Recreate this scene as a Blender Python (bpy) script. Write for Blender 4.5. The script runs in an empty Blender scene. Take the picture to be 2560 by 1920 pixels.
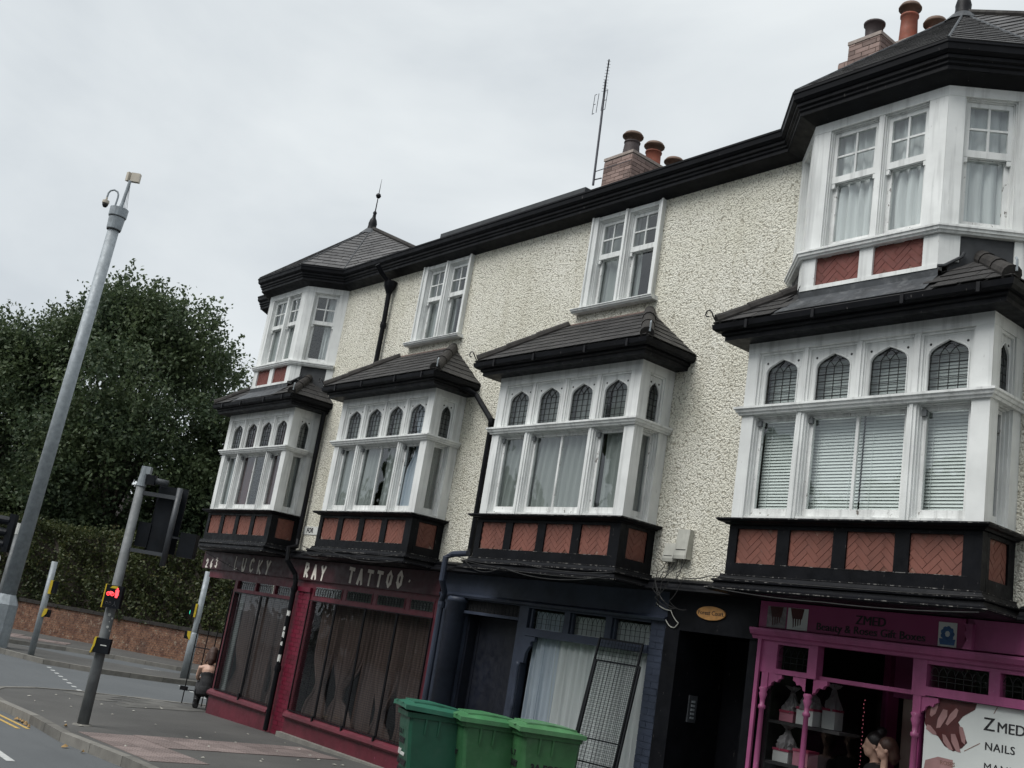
import bpy, bmesh, math, random
import numpy as np
from mathutils import Matrix, Vector
random.seed(7); np.random.seed(7)
R_ = math.radians
SC = bpy.context.scene
COL = SC.collection

# ---------------------------------------------------------------- camera, sky, sun, exposure
CAM_LOC = Vector((0.0, -9.581, 2.24))
YAW, PITCH, ROLL = R_(52.053), R_(13.641), R_(9.405)
_f = Vector((-math.sin(YAW)*math.cos(PITCH), math.cos(YAW)*math.cos(PITCH), math.sin(PITCH)))
_r = Vector((math.cos(YAW), math.sin(YAW), 0)); _u = _r.cross(_f)
_r2 = _r*math.cos(ROLL) + _u*math.sin(ROLL); _u2 = _u*math.cos(ROLL) - _r*math.sin(ROLL)
cam = bpy.data.cameras.new('camera'); cam_o = bpy.data.objects.new('camera', cam); COL.objects.link(cam_o)
m3 = Matrix((_r2, _u2, -_f)).transposed()
cam_o.matrix_world = Matrix.Translation(CAM_LOC) @ m3.to_4x4()
cam.sensor_fit = 'HORIZONTAL'; cam.sensor_width = 36.0; cam.lens = 37.42
cam.clip_start = 0.1; cam.clip_end = 2000
SC.camera = cam_o

SUN_EL, SUN_AZ = R_(55), R_(-8)      # high and frontal behind the cloud; azimuth from -Y towards -X
world = bpy.data.worlds.new('World'); SC.world = world; world.use_nodes = True
wn, wl = world.node_tree.nodes, world.node_tree.links
wn.clear()
w_out = wn.new('ShaderNodeOutputWorld'); w_bg = wn.new('ShaderNodeBackground')
w_sky = wn.new('ShaderNodeTexSky'); w_sky.sky_type = 'NISHITA'; w_sky.sun_disc = False
w_sky.sun_elevation = SUN_EL; w_sky.sun_rotation = math.pi + SUN_AZ
w_scale = wn.new('ShaderNodeMixRGB'); w_scale.blend_type = 'MULTIPLY'; w_scale.inputs[0].default_value = 1
w_scale.inputs[2].default_value = (0.10, 0.10, 0.10, 1)
wl.new(w_sky.outputs[0], w_scale.inputs[1])
w_tc = wn.new('ShaderNodeTexCoord'); w_map = wn.new('ShaderNodeMapping'); w_map.inputs['Scale'].default_value = (1, 1, 2.6)
w_map.inputs['Location'].default_value = (0.35, 0.1, 0.0)
w_n1 = wn.new('ShaderNodeTexNoise'); w_n1.inputs['Scale'].default_value = 1.9; w_n1.inputs['Detail'].default_value = 7
w_n1.inputs['Roughness'].default_value = 0.5; w_n1.inputs['Distortion'].default_value = 0.4
w_rp = wn.new('ShaderNodeValToRGB')
w_rp.color_ramp.elements[0].position = 0.33; w_rp.color_ramp.elements[0].color = (0.55, 0.595, 0.635, 1)
w_rp.color_ramp.elements[1].position = 0.62; w_rp.color_ramp.elements[1].color = (0.785, 0.825, 0.84, 1)
w_mix = wn.new('ShaderNodeMixRGB'); w_mix.inputs[0].default_value = 0.94      # nearly closed cloud cover over the clear sky
wl.new(w_tc.outputs['Generated'], w_map.inputs[0]); wl.new(w_map.outputs[0], w_n1.inputs['Vector'])
wl.new(w_n1.outputs['Fac'], w_rp.inputs[0]); wl.new(w_scale.outputs[0], w_mix.inputs[1]); wl.new(w_rp.outputs[0], w_mix.inputs[2])
wl.new(w_mix.outputs[0], w_bg.inputs['Color']); w_bg.inputs['Strength'].default_value = 0.545
wl.new(w_bg.outputs[0], w_out.inputs[0])

sun = bpy.data.lights.new('sun', 'SUN'); sun.energy = 1.5; sun.angle = R_(40); sun.color = (1.0, 0.985, 0.96)
sun_o = bpy.data.objects.new('sun', sun); COL.objects.link(sun_o)
_sd = Vector((math.sin(SUN_AZ)*math.cos(SUN_EL), -math.cos(SUN_AZ)*math.cos(SUN_EL), math.sin(SUN_EL)))
sun_o.rotation_euler = _sd.to_track_quat('Z', 'Y').to_euler(); sun_o.location = (-8, -20, 30)

SC.view_settings.view_transform = 'Standard'; SC.view_settings.look = 'None'
SC.view_settings.exposure = 1.0; SC.view_settings.gamma = 1.0; SC.view_settings.use_curve_mapping = False
SC.cycles.max_bounces = 5; SC.cycles.diffuse_bounces = 3; SC.cycles.glossy_bounces = 2; SC.cycles.transparent_max_bounces = 14

# ---------------------------------------------------------------- scene-graph helpers
WL = {}
def T(o, label=None, cat=None, group=None, kind=None):
    if label: o['label'] = label
    if cat: o['category'] = cat
    if group: o['group'] = group
    if kind: o['kind'] = kind
    return o
def empty(name, loc, label=None, cat=None, group=None, kind=None):
    o = bpy.data.objects.new(name, None); COL.objects.link(o); o.location = loc; o.empty_display_size = 0.2
    WL[o] = Vector(loc)
    return T(o, label, cat, group, kind)
def adopt(o, parent):
    if parent is not None:
        o.parent = parent; o.matrix_parent_inverse = Matrix.Translation(-WL.get(parent, Vector((0, 0, 0))))
def place(name, me, mat4, parent):
    o = bpy.data.objects.new(name, me); COL.objects.link(o); adopt(o, parent); o.matrix_basis = mat4
    return o

class Frame:
    """plane frame: s along, z up, d outwards"""
    def __init__(self, O, S, N):
        self.O, self.S, self.N = Vector(O), Vector(S).normalized(), Vector(N).normalized()
    def __call__(self, s, z, d):
        return self.O + self.S*s + Vector((0, 0, z)) + self.N*d

def mitre(path, o):
    """offset a plan polyline outwards (right-hand side of travel)"""
    out = []
    n = len(path)
    for i, p in enumerate(path):
        p = Vector(p)
        d0 = (p - Vector(path[i-1])).normalized() if i > 0 else None
        d1 = (Vector(path[i+1]) - p).normalized() if i < n-1 else None
        if d0 is None: d0 = d1
        if d1 is None: d1 = d0
        n0, n1 = Vector((d0.y, -d0.x)), Vector((d1.y, -d1.x))
        b = (n0 + n1).normalized(); k = o / max(0.2, b.dot(n0))
        out.append((p.x + b.x*k, p.y + b.y*k))
    return out

class MB:
    def __init__(self): self.v, self.f = [], []
    def add(self, vs, fs):
        b = len(self.v); self.v += [tuple(p) for p in vs]; self.f += [tuple(i+b for i in f) for f in fs]; return self
    def box(self, x0, x1, y0, y1, z0, z1):
        return self.add([(x0,y0,z0),(x1,y0,z0),(x1,y1,z0),(x0,y1,z0),(x0,y0,z1),(x1,y0,z1),(x1,y1,z1),(x0,y1,z1)],
            [(0,3,2,1),(4,5,6,7),(0,1,5,4),(1,2,6,5),(2,3,7,6),(3,0,4,7)])
    def fbox(self, F, s0, s1, z0, z1, d0, d1):
        return self.add([F(s0,z0,d1),F(s1,z0,d1),F(s1,z0,d0),F(s0,z0,d0),F(s0,z1,d1),F(s1,z1,d1),F(s1,z1,d0),F(s0,z1,d0)],
            [(0,3,2,1),(4,5,6,7),(0,1,5,4),(1,2,6,5),(2,3,7,6),(3,0,4,7)])
    def prism(self, pts, off):
        off = Vector(off); n = len(pts); P = [Vector(p) for p in pts]
        return self.add(P + [p+off for p in P], [tuple(range(n))[::-1], tuple(range(n, 2*n))] + [(i, (i+1)%n, n+(i+1)%n, n+i) for i in range(n)])
    def fpoly(self, F, pts, d0, d1):
        return self.prism([F(s, z, d0) for s, z in pts], F.N*(d1-d0))
    def tube(self, pts, r, n=8, cap=True):
        P = [Vector(p) for p in pts]; rs = r if isinstance(r, (list, tuple)) else [r]*len(P)
        t0 = (P[1]-P[0]).normalized()
        a = t0.orthogonal().normalized(); rings = []
        for i, p in enumerate(P):
            t = (P[min(i+1, len(P)-1)] - P[max(i-1, 0)]).normalized()
            a = (a - t*a.dot(t)).normalized(); b = t.cross(a)
            rings.append([p + (a*math.cos(2*math.pi*k/n) + b*math.sin(2*math.pi*k/n))*rs[i] for k in range(n)])
        vs = [q for rg in rings for q in rg]; fs = []
        for i in range(len(P)-1):
            for k in range(n): fs.append((i*n+k, i*n+(k+1)%n, (i+1)*n+(k+1)%n, (i+1)*n+k))
        if cap: fs += [tuple(range(n))[::-1], tuple((len(P)-1)*n+k for k in range(n))]
        return self.add(vs, fs)
    def lathe(self, c, prof, n=16, axis=None):
        c = Vector(c); q = Vector((0,0,1)).rotation_difference(Vector(axis or (0,0,1)))
        vs, fs = [], []
        for r, z in prof:
            for k in range(n): vs.append(c + q @ Vector((r*math.cos(2*math.pi*k/n), r*math.sin(2*math.pi*k/n), z)))
        for i in range(len(prof)-1):
            for k in range(n): fs.append((i*n+k, i*n+(k+1)%n, (i+1)*n+(k+1)%n, (i+1)*n+k))
        fs += [tuple(range(n))[::-1], tuple((len(prof)-1)*n+k for k in range(n))]
        return self.add(vs, fs)
    def sweep(self, path, prof):
        """sweep a closed profile [(offset, z)] along a plan polyline with mitred corners"""
        m = len(path); k = len(prof); vs, fs = [], []
        offs = {o: mitre(path, o) for o, z in prof}
        for i in range(m):
            for o, z in prof: vs.append((offs[o][i][0], offs[o][i][1], z))
        for i in range(m-1):
            for j in range(k): fs.append((i*k+j, i*k+(j+1)%k, (i+1)*k+(j+1)%k, (i+1)*k+j))
        fs += [tuple(range(k))[::-1], tuple((m-1)*k+j for j in range(k))]
        return self.add(vs, fs)
    def mesh(self, name, mat, smooth=False, origin=None, recalc=True):
        me = bpy.data.meshes.new(name)
        vs = self.v if origin is None else [(x-origin[0], y-origin[1], z-origin[2]) for x, y, z in self.v]
        me.from_pydata(vs, [], self.f)
        if recalc:
            bm = bmesh.new(); bm.from_mesh(me); bmesh.ops.recalc_face_normals(bm, faces=bm.faces); bm.to_mesh(me); bm.free()
        if smooth: me.shade_smooth(); 
        for mt in (mat if isinstance(mat, (list, tuple)) else [mat]): me.materials.append(mt)
        return me
    def build(self, name, mat, parent=None, smooth=False, origin=None, recalc=True):
        me = self.mesh(name, mat, smooth, origin, recalc)
        o = bpy.data.objects.new(name, me); COL.objects.link(o)
        if origin is not None: o.location = origin
        WL[o] = Vector(origin or (0, 0, 0))
        adopt(o, parent)
        return o

# ---------------------------------------------------------------- materials
def nodes(name):
    m = bpy.data.materials.new(name); m.use_nodes = True
    nt = m.node_tree; bs = nt.nodes['Principled BSDF']; return m, nt, bs
def pos(nt, scale=(1, 1, 1)):
    g = nt.nodes.new('ShaderNodeNewGeometry'); mp = nt.nodes.new('ShaderNodeMapping'); mp.inputs['Scale'].default_value = scale
    nt.links.new(g.outputs['Position'], mp.inputs[0]); return mp.outputs[0]
def noise(nt, vec, scale, detail=4, rough=0.55, dist=0.0):
    n = nt.nodes.new('ShaderNodeTexNoise'); n.inputs['Scale'].default_value = scale; n.inputs['Detail'].default_value = detail
    n.inputs['Roughness'].default_value = rough; n.inputs['Distortion'].default_value = dist
    nt.links.new(vec, n.inputs['Vector']); return n.outputs['Fac']
def ramp(nt, fac, stops):
    r = nt.nodes.new('ShaderNodeValToRGB'); e = r.color_ramp.elements
    while len(e) < len(stops): e.new(0.5)
    for k, (p, c) in enumerate(stops):
        e[k].position = p; e[k].color = (c, c, c, 1) if not isinstance(c, (tuple, list)) else (*c, 1)
    nt.links.new(fac, r.inputs[0]); return r.outputs[0]
def mixc(nt, fac, a, b, mode='MIX'):
    x = nt.nodes.new('ShaderNodeMixRGB'); x.blend_type = mode
    for i, q in ((0, fac), (1, a), (2, b)):
        if hasattr(q, 'is_output'): nt.links.new(q, x.inputs[i])
        elif i == 0: x.inputs[0].default_value = q
        else: x.inputs[i].default_value = (*q, 1)
    return x.outputs[0]
def bump(nt, bs, h, strength, dist=0.01):
    b = nt.nodes.new('ShaderNodeBump'); b.inputs['Strength'].default_value = strength; b.inputs['Distance'].default_value = dist
    nt.links.new(h, b.inputs['Height']); nt.links.new(b.outputs[0], bs.inputs['Normal'])
def sc(c, k): return tuple(min(1, x*k) for x in c)
MATS = {}
def paint(name, c, rough=0.55, var=0.25, scale=3.0, fine=60, bstr=0.15, chips=None, chip_at=0.70, streak=0.0, dust=None, objrand=0.0, metal=0.0, spec=0.5):
    """general weathered surface: base colour with soft mottling, fine grain bump, optional chips, rain streaks and dust"""
    m, nt, bs = nodes(name)
    p = pos(nt)
    a = noise(nt, p, scale, 5)
    col = mixc(nt, ramp(nt, a, [(0.3, 0.0), (0.7, 1.0)]), sc(c, 1-var), sc(c, 1+var*0.5))
    if streak:
        st = noise(nt, pos(nt, (14, 14, 0.9)), 1.0, 4)
        col = mixc(nt, ramp(nt, st, [(0.50, 0.0), (0.75, streak)]), col, sc(c, 0.45))
    if dust:
        du = noise(nt, p, 9.0, 6, 0.7)
        col = mixc(nt, ramp(nt, du, [(0.52, 0.0), (0.8, 0.7)]), col, dust)
    g = noise(nt, p, fine, 5, 0.6)
    if chips:
        ch = noise(nt, pos(nt, (1.0, 1.0, 0.55)), 17.0, 8, 0.72)
        col = mixc(nt, ramp(nt, ch, [(chip_at, 0.0), (chip_at+0.03, 1.0)]), col, chips)
        fl = noise(nt, pos(nt, (1.0, 1.0, 0.16)), 48.0, 4, 0.6)
        col = mixc(nt, ramp(nt, fl, [(0.69, 0.0), (0.74, 0.55)]), col, sc(chips, 1.6))
    if objrand:
        oi = nt.nodes.new('ShaderNodeObjectInfo')
        col = mixc(nt, objrand, col, ramp(nt, oi.outputs['Random'], [(0.0, sc(c, 0.4)), (0.5, c), (1.0, sc(c, 1.9))]))
    nt.links.new(col, bs.inputs['Base Color'])
    rr = ramp(nt, noise(nt, p, 11, 4), [(0.3, max(0, rough-0.12)), (0.7, min(1, rough+0.12))])
    nt.links.new(rr, bs.inputs['Roughness'])
    bs.inputs['Metallic'].default_value = metal; bs.inputs['Specular IOR Level'].default_value = spec
    if bstr: bump(nt, bs, g, bstr, 0.004)
    MATS[name] = m; return m

def roughcast():
    m, nt, bs = nodes('roughcast')
    wob = nt.nodes.new('ShaderNodeTexNoise'); wob.inputs['Scale'].default_value = 19; wob.inputs['Detail'].default_value = 3
    p0 = pos(nt); nt.links.new(p0, wob.inputs['Vector'])
    vm = nt.nodes.new('ShaderNodeVectorMath'); vm.operation = 'MULTIPLY_ADD'; vm.inputs[1].default_value = (0.07, 0.07, 0.07)
    nt.links.new(wob.outputs['Color'], vm.inputs[0]); nt.links.new(p0, vm.inputs[2])
    v = nt.nodes.new('ShaderNodeTexVoronoi'); v.feature = 'F1'; v.inputs['Scale'].default_value = 40; v.inputs['Randomness'].default_value = 0.9
    nt.links.new(vm.outputs[0], v.inputs['Vector'])
    n1 = noise(nt, vm.outputs[0], 44, 4, 0.65)
    ad = nt.nodes.new('ShaderNodeMath'); ad.operation = 'MULTIPLY_ADD'; ad.inputs[1].default_value = -1.1
    nt.links.new(v.outputs['Distance'], ad.inputs[0]); nt.links.new(n1, ad.inputs[2])
    a2 = nt.nodes.new('ShaderNodeMath'); a2.operation = 'ADD'; a2.inputs[1].default_value = 0.5; nt.links.new(ad.outputs[0], a2.inputs[0]); h = a2.outputs[0]
    big = noise(nt, p0, 0.9, 5, 0.6)
    stain = noise(nt, pos(nt, (3.2, 3.2, 0.5)), 1.0, 5, 0.65)
    body = mixc(nt, ramp(nt, big, [(0.35, 0.0), (0.65, 1.0)]), (0.76, 0.74, 0.63), (0.84, 0.82, 0.73))
    body = mixc(nt, ramp(nt, stain, [(0.50, 0.0), (0.78, 0.6)]), body, (0.47, 0.44, 0.345))
    col = mixc(nt, ramp(nt, h, [(0.16, 1.0), (0.28, 0.5), (0.40, 0.0)]), body, (0.40, 0.375, 0.305))  # crevice shade put into the colour: low parts of the relief darkened
    nt.links.new(col, bs.inputs['Base Color']); bs.inputs['Roughness'].default_value = 0.95; bs.inputs['Specular IOR Level'].default_value = 0.15
    bump(nt, bs, h, 0.8, 0.022)
    MATS['roughcast'] = m; return m

def glass_mat(name, tint, refl=0.0, rough=0.02):
    m, nt, bs = nodes(name); nt.nodes.remove(bs)
    out = nt.nodes['Material Output']
    tr = nt.nodes.new('ShaderNodeBsdfTransparent'); tr.inputs[0].default_value = (*tint, 1)
    gl = nt.nodes.new('ShaderNodeBsdfGlossy'); gl.inputs['Roughness'].default_value = rough; gl.inputs[0].default_value = (0.95, 0.97, 1, 1)
    fr = nt.nodes.new('ShaderNodeFresnel')
    gm = nt.nodes.new('ShaderNodeNewGeometry'); io = nt.nodes.new('ShaderNodeMath'); io.operation = 'MULTIPLY_ADD'; io.inputs[1].default_value = 1/1.5-1.5; io.inputs[2].default_value = 1.5
    nt.links.new(gm.outputs['Backfacing'], io.inputs[0]); nt.links.new(io.outputs[0], fr.inputs[0])     # a thin pane reflects alike from both sides
    w = noise(nt, pos(nt), 2.2, 2)
    bp = nt.nodes.new('ShaderNodeBump'); bp.inputs['Strength'].default_value = 0.10; bp.inputs['Distance'].default_value = 0.05
    nt.links.new(w, bp.inputs['Height']); nt.links.new(bp.outputs[0], gl.inputs['Normal'])
    mx = nt.nodes.new('ShaderNodeMixShader')
    if refl:
        ad = nt.nodes.new('ShaderNodeMath'); ad.operation = 'ADD'; ad.inputs[1].default_value = refl; ad.use_clamp = True
        nt.links.new(fr.outputs[0], ad.inputs[0]); nt.links.new(ad.outputs[0], mx.inputs[0])
    else: nt.links.new(fr.outputs[0], mx.inputs[0])
    nt.links.new(tr.outputs[0], mx.inputs[1]); nt.links.new(gl.outputs[0], mx.inputs[2]); nt.links.new(mx.outputs[0], out.inputs[0])
    MATS[name] = m; return m

def cloth(name, c, trans=0.35):
    m, nt, bs = nodes(name); nt.nodes.remove(bs); out = nt.nodes['Material Output']
    df = nt.nodes.new('ShaderNodeBsdfDiffuse'); tl = nt.nodes.new('ShaderNodeBsdfTranslucent'); mx = nt.nodes.new('ShaderNodeMixShader')
    col = mixc(nt, noise(nt, pos(nt, (22, 22, 1.2)), 1.0, 4), sc(c, 0.72), sc(c, 1.12))
    nt.links.new(col, df.inputs[0]); nt.links.new(col, tl.inputs[0]); mx.inputs[0].default_value = trans
    nt.links.new(df.outputs[0], mx.inputs[1]); nt.links.new(tl.outputs[0], mx.inputs[2]); nt.links.new(mx.outputs[0], out.inputs[0])
    MATS[name] = m; return m

def leafmat(name, c0, c1, c2):
    m, nt, bs = nodes(name); nt.nodes.remove(bs); out = nt.nodes['Material Output']
    p = pos(nt)
    col = mixc(nt, ramp(nt, noise(nt, p, 0.55, 3), [(0.35, 0.0), (0.65, 1.0)]), c0, c1)
    col = mixc(nt, ramp(nt, noise(nt, p, 9.0, 2), [(0.56, 0.0), (0.72, 1.0)]), col, c2)
    df = nt.nodes.new('ShaderNodeBsdfPrincipled'); df.inputs['Roughness'].default_value = 0.55; df.inputs['Specular IOR Level'].default_value = 0.35
    tl = nt.nodes.new('ShaderNodeBsdfTranslucent'); mx = nt.nodes.new('ShaderNodeMixShader'); mx.inputs[0].default_value = 0.3
    nt.links.new(col, df.inputs['Base Color']); nt.links.new(col, tl.inputs[0])
    nt.links.new(df.outputs[0], mx.inputs[1]); nt.links.new(tl.outputs[0], mx.inputs[2]); nt.links.new(mx.outputs[0], out.inputs[0])
    MATS[name] = m; return m

def glow(name, c, s):
    m, nt, bs = nodes(name); bs.inputs['Base Color'].default_value = (*sc(c, 0.3), 1)
    bs.inputs['Emission Color'].default_value = (*c, 1); bs.inputs['Emission Strength'].default_value = s
    MATS[name] = m; return m

roughcast()
paint('white_paint', (0.74, 0.755, 0.74), 0.5, 0.16, 2.2, 70, 0.25, chips=(0.10, 0.09, 0.08), chip_at=0.69, streak=0.65)
paint('white_worn', (0.74, 0.75, 0.735), 0.55, 0.20, 3.0, 60, 0.35, chips=(0.12, 0.105, 0.09), chip_at=0.615, streak=0.75)
paint('black_paint', (0.0055, 0.006, 0.008), 0.5, 0.5, 3.0, 40, 0.15, chips=(0.16, 0.15, 0.14), chip_at=0.765, dust=(0.009, 0.0095, 0.012), spec=0.14)
paint('worn_edge', (0.012, 0.012, 0.014), 0.6, 0.4, 3.0, 40, 0.2, chips=(0.17, 0.165, 0.155), chip_at=0.53, spec=0.2)
paint('black_iron', (0.009, 0.009, 0.011), 0.5, 0.4, 6.0, 60, 0.2, spec=0.2)
paint('terracotta', (0.195, 0.072, 0.052), 0.7, 0.25, 2.0, 90, 0.3, streak=0.3, objrand=0.08)
paint('terracotta_dark', (0.16, 0.046, 0.036), 0.7, 0.25, 2.0, 90, 0.3, streak=0.3, objrand=0.08)
paint('mortar_pale', (0.20, 0.085, 0.06), 0.9, 0.6, 5.0, 120, 0.4, dust=(0.55, 0.45, 0.39))
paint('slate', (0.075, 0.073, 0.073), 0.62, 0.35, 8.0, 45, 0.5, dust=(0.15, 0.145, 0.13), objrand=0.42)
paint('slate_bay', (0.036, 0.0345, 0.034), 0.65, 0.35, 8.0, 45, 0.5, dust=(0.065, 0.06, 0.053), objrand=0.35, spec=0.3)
paint('slate_deck', (0.02, 0.02, 0.021), 0.9, 0.3)
paint('hip_clay', (0.033, 0.03, 0.028), 0.8, 0.4, 6.0, 50, 0.5, dust=(0.075, 0.07, 0.055), spec=0.3)
paint('lead', (0.055, 0.06, 0.066), 0.55, 0.5, 4.0, 30, 0.3, dust=(0.20, 0.205, 0.21), spec=0.3)
paint('lead_dark', (0.035, 0.038, 0.042), 0.6, 0.4, 4.0, 30, 0.2)
paint('brick_chimney', (0.225, 0.16, 0.14), 0.9, 0.35, 9.0, 80, 0.6, objrand=0.45, dust=(0.17, 0.135, 0.115))
paint('mortar', (0.33, 0.28, 0.25), 0.95, 0.3, 20, 100, 0.5)
paint('pot_red', (0.25, 0.07, 0.04), 0.75, 0.35, 4.0, 60, 0.3, dust=(0.12, 0.07, 0.05))
paint('pot_dark', (0.05, 0.035, 0.035), 0.65, 0.4, 4.0, 60, 0.3)
paint('pot_cap', (0.14, 0.088, 0.062), 0.75, 0.4, 6.0, 60, 0.3)
paint('maroon', (0.105, 0.013, 0.024), 0.5, 0.35, 3.0, 60, 0.25, chips=(0.38, 0.12, 0.22), chip_at=0.745)
paint('maroon_bright', (0.135, 0.008, 0.026), 0.45, 0.3, 3.0, 60, 0.3, objrand=0.15)
paint('maroon_fascia', (0.040, 0.004, 0.009), 0.5, 0.35, 2.0, 60, 0.15)
paint('navy', (0.034, 0.043, 0.066), 0.5, 0.35, 2.5, 50, 0.25, dust=(0.045, 0.055, 0.08), spec=0.3)
paint('navy_dark', (0.005, 0.007, 0.014), 0.5, 0.4, 2.5, 50, 0.15)
paint('pink', (0.335, 0.08, 0.195), 0.5, 0.3, 3.0, 60, 0.25, chips=(0.5, 0.33, 0.42), chip_at=0.74, streak=0.35, dust=(0.30, 0.10, 0.19))
paint('pink_deep', (0.20, 0.032, 0.11), 0.45, 0.22, 3.0, 60, 0.15)
paint('pink_sign', (0.27, 0.045, 0.135), 0.4, 0.15, 2.0, 60, 0.05)
paint('beige_door', (0.55, 0.46, 0.39), 0.7, 0.2, 2.0, 60, 0.1)
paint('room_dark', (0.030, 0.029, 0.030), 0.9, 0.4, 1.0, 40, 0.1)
paint('letter_cream', (0.80, 0.75, 0.68), 0.6, 0.2)
paint('letter_black', (0.012, 0.012, 0.014), 0.6, 0.3)
paint('plaque_gold', (0.42, 0.21, 0.065), 0.5, 0.35, 14, 60, 0.3)
paint('meter_box', (0.48, 0.48, 0.43), 0.6, 0.25, 5, 60, 0.1, streak=0.3)
paint('galvanised', (0.27, 0.30, 0.32), 0.55, 0.25, 7, 90, 0.15, dust=(0.33, 0.36, 0.37), metal=0.15)
paint('galvanised_dark', (0.135, 0.145, 0.15), 0.6, 0.3, 5, 80, 0.2, dust=(0.17, 0.18, 0.18))
paint('dish_cream', (0.50, 0.45, 0.37), 0.55, 0.2)
paint('signal_black', (0.008, 0.010, 0.013), 0.5, 0.4, 4, 50, 0.1, dust=(0.013, 0.015, 0.02), spec=0.2)
paint('signal_grey', (0.05, 0.055, 0.062), 0.55, 0.3)
paint('yellow_plastic', (0.60, 0.44, 0.03), 0.45, 0.2, 10)
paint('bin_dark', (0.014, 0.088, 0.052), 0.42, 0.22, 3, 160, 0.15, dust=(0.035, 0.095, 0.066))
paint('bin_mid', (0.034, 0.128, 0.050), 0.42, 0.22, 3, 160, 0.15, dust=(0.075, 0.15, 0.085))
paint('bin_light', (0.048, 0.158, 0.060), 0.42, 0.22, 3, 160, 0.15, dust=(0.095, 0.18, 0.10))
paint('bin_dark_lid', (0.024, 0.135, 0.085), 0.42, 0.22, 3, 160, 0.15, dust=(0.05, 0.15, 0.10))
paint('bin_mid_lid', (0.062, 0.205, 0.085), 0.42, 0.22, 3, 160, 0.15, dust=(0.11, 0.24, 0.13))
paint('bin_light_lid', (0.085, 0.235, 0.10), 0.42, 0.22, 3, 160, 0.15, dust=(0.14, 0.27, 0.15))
paint('rubber', (0.012, 0.012, 0.012), 0.8, 0.3)
paint('leaded', (0.014, 0.014, 0.015), 0.6, 0.2)
paint('mesh_steel', (0.010, 0.011, 0.013), 0.5, 0.3, spec=0.15)
paint('aerial_metal', (0.06, 0.062, 0.075), 0.45, 0.3, metal=0.4)
paint('sticker_white', (0.62, 0.63, 0.60), 0.6, 0.3, 20)
paint('house_brick', (0.22, 0.12, 0.085), 0.9, 0.4, 3, 40, 0.5)
paint('house_tile', (0.125, 0.105, 0.095), 0.85, 0.35, 5, 40, 0.4)
paint('bark', (0.055, 0.045, 0.035), 0.9, 0.4, 8, 40, 0.8)
paint('skin', (0.52, 0.33, 0.25), 0.55, 0.1, 6, 80, 0.05)
paint('hair_brown', (0.055, 0.026, 0.018), 0.6, 0.4, 30, 90, 0.3)
paint('hair_dark', (0.014, 0.011, 0.011), 0.5, 0.4, 30, 90, 0.3)
paint('cloth_black', (0.013, 0.013, 0.015), 0.85, 0.4, 8, 90, 0.3)
paint('cloth_pale', (0.55, 0.43, 0.45), 0.85, 0.15, 8, 90, 0.2)
paint('leather_black', (0.012, 0.012, 0.013), 0.35, 0.4)
paint('gift_pink', (0.40, 0.15, 0.20), 0.6, 0.2); paint('gift_white', (0.50, 0.50, 0.49), 0.6, 0.15); paint('gift_red', (0.28, 0.03, 0.07), 0.6, 0.2)
paint('poster_white', (0.62, 0.65, 0.63), 0.4, 0.10, 2.0, 60, 0.0)
paint('print_brown', (0.07, 0.016, 0.016), 0.5, 0.35, 6); paint('print_nail', (0.33, 0.19, 0.185), 0.4, 0.2, 9)
paint('print_blue', (0.05, 0.13, 0.30), 0.5, 0.4, 20); paint('print_grey', (0.22, 0.20, 0.21), 0.5, 0.5, 18); paint('print_tan', (0.22, 0.12, 0.09), 0.5, 0.4, 18)
paint('graffiti_blue', (0.03, 0.03, 0.16), 0.5, 0.2)
glass_mat('window_glass', (0.93, 0.96, 0.95), 0.05); glass_mat('shop_glass', (0.80, 0.82, 0.82)); glass_mat('lead_glass', (0.78, 0.81, 0.80), 0.02, 0.06)
cloth('curtain_grey', (0.36, 0.385, 0.375), .2); cloth('curtain_white', (0.74, 0.76, 0.76), .15); cloth('curtain_pale', (0.60, 0.66, 0.74), .15); cloth('curtain_red', (0.115, 0.045, 0.045)); cloth('curtain_brown', (0.20, 0.145, 0.13), 0.2)
cloth('curtain_dark', (0.12, 0.125, 0.125), 0.2)
paint('blind_slat', (0.70, 0.74, 0.72), 0.5, 0.06)
cloth('cellophane', (0.42, 0.40, 0.41), 0.5)
leafmat('leaf_tree', (0.044, 0.070, 0.038), (0.080, 0.112, 0.050), (0.15, 0.18, 0.075))
leafmat('leaf_hedge', (0.040, 0.056, 0.022), (0.062, 0.078, 0.028), (0.17, 0.155, 0.058))
glow('red_led', (1.0, 0.05, 0.06), 1.6); glow('green_led', (0.05, 0.8, 0.5), 0.6); glow('fairy_light', (1.0, 0.25, 0.35), 0.22); glow('bulb_warm', (1.0, 0.62, 0.28), 3.0)
def M(n): return MATS[n]

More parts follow.
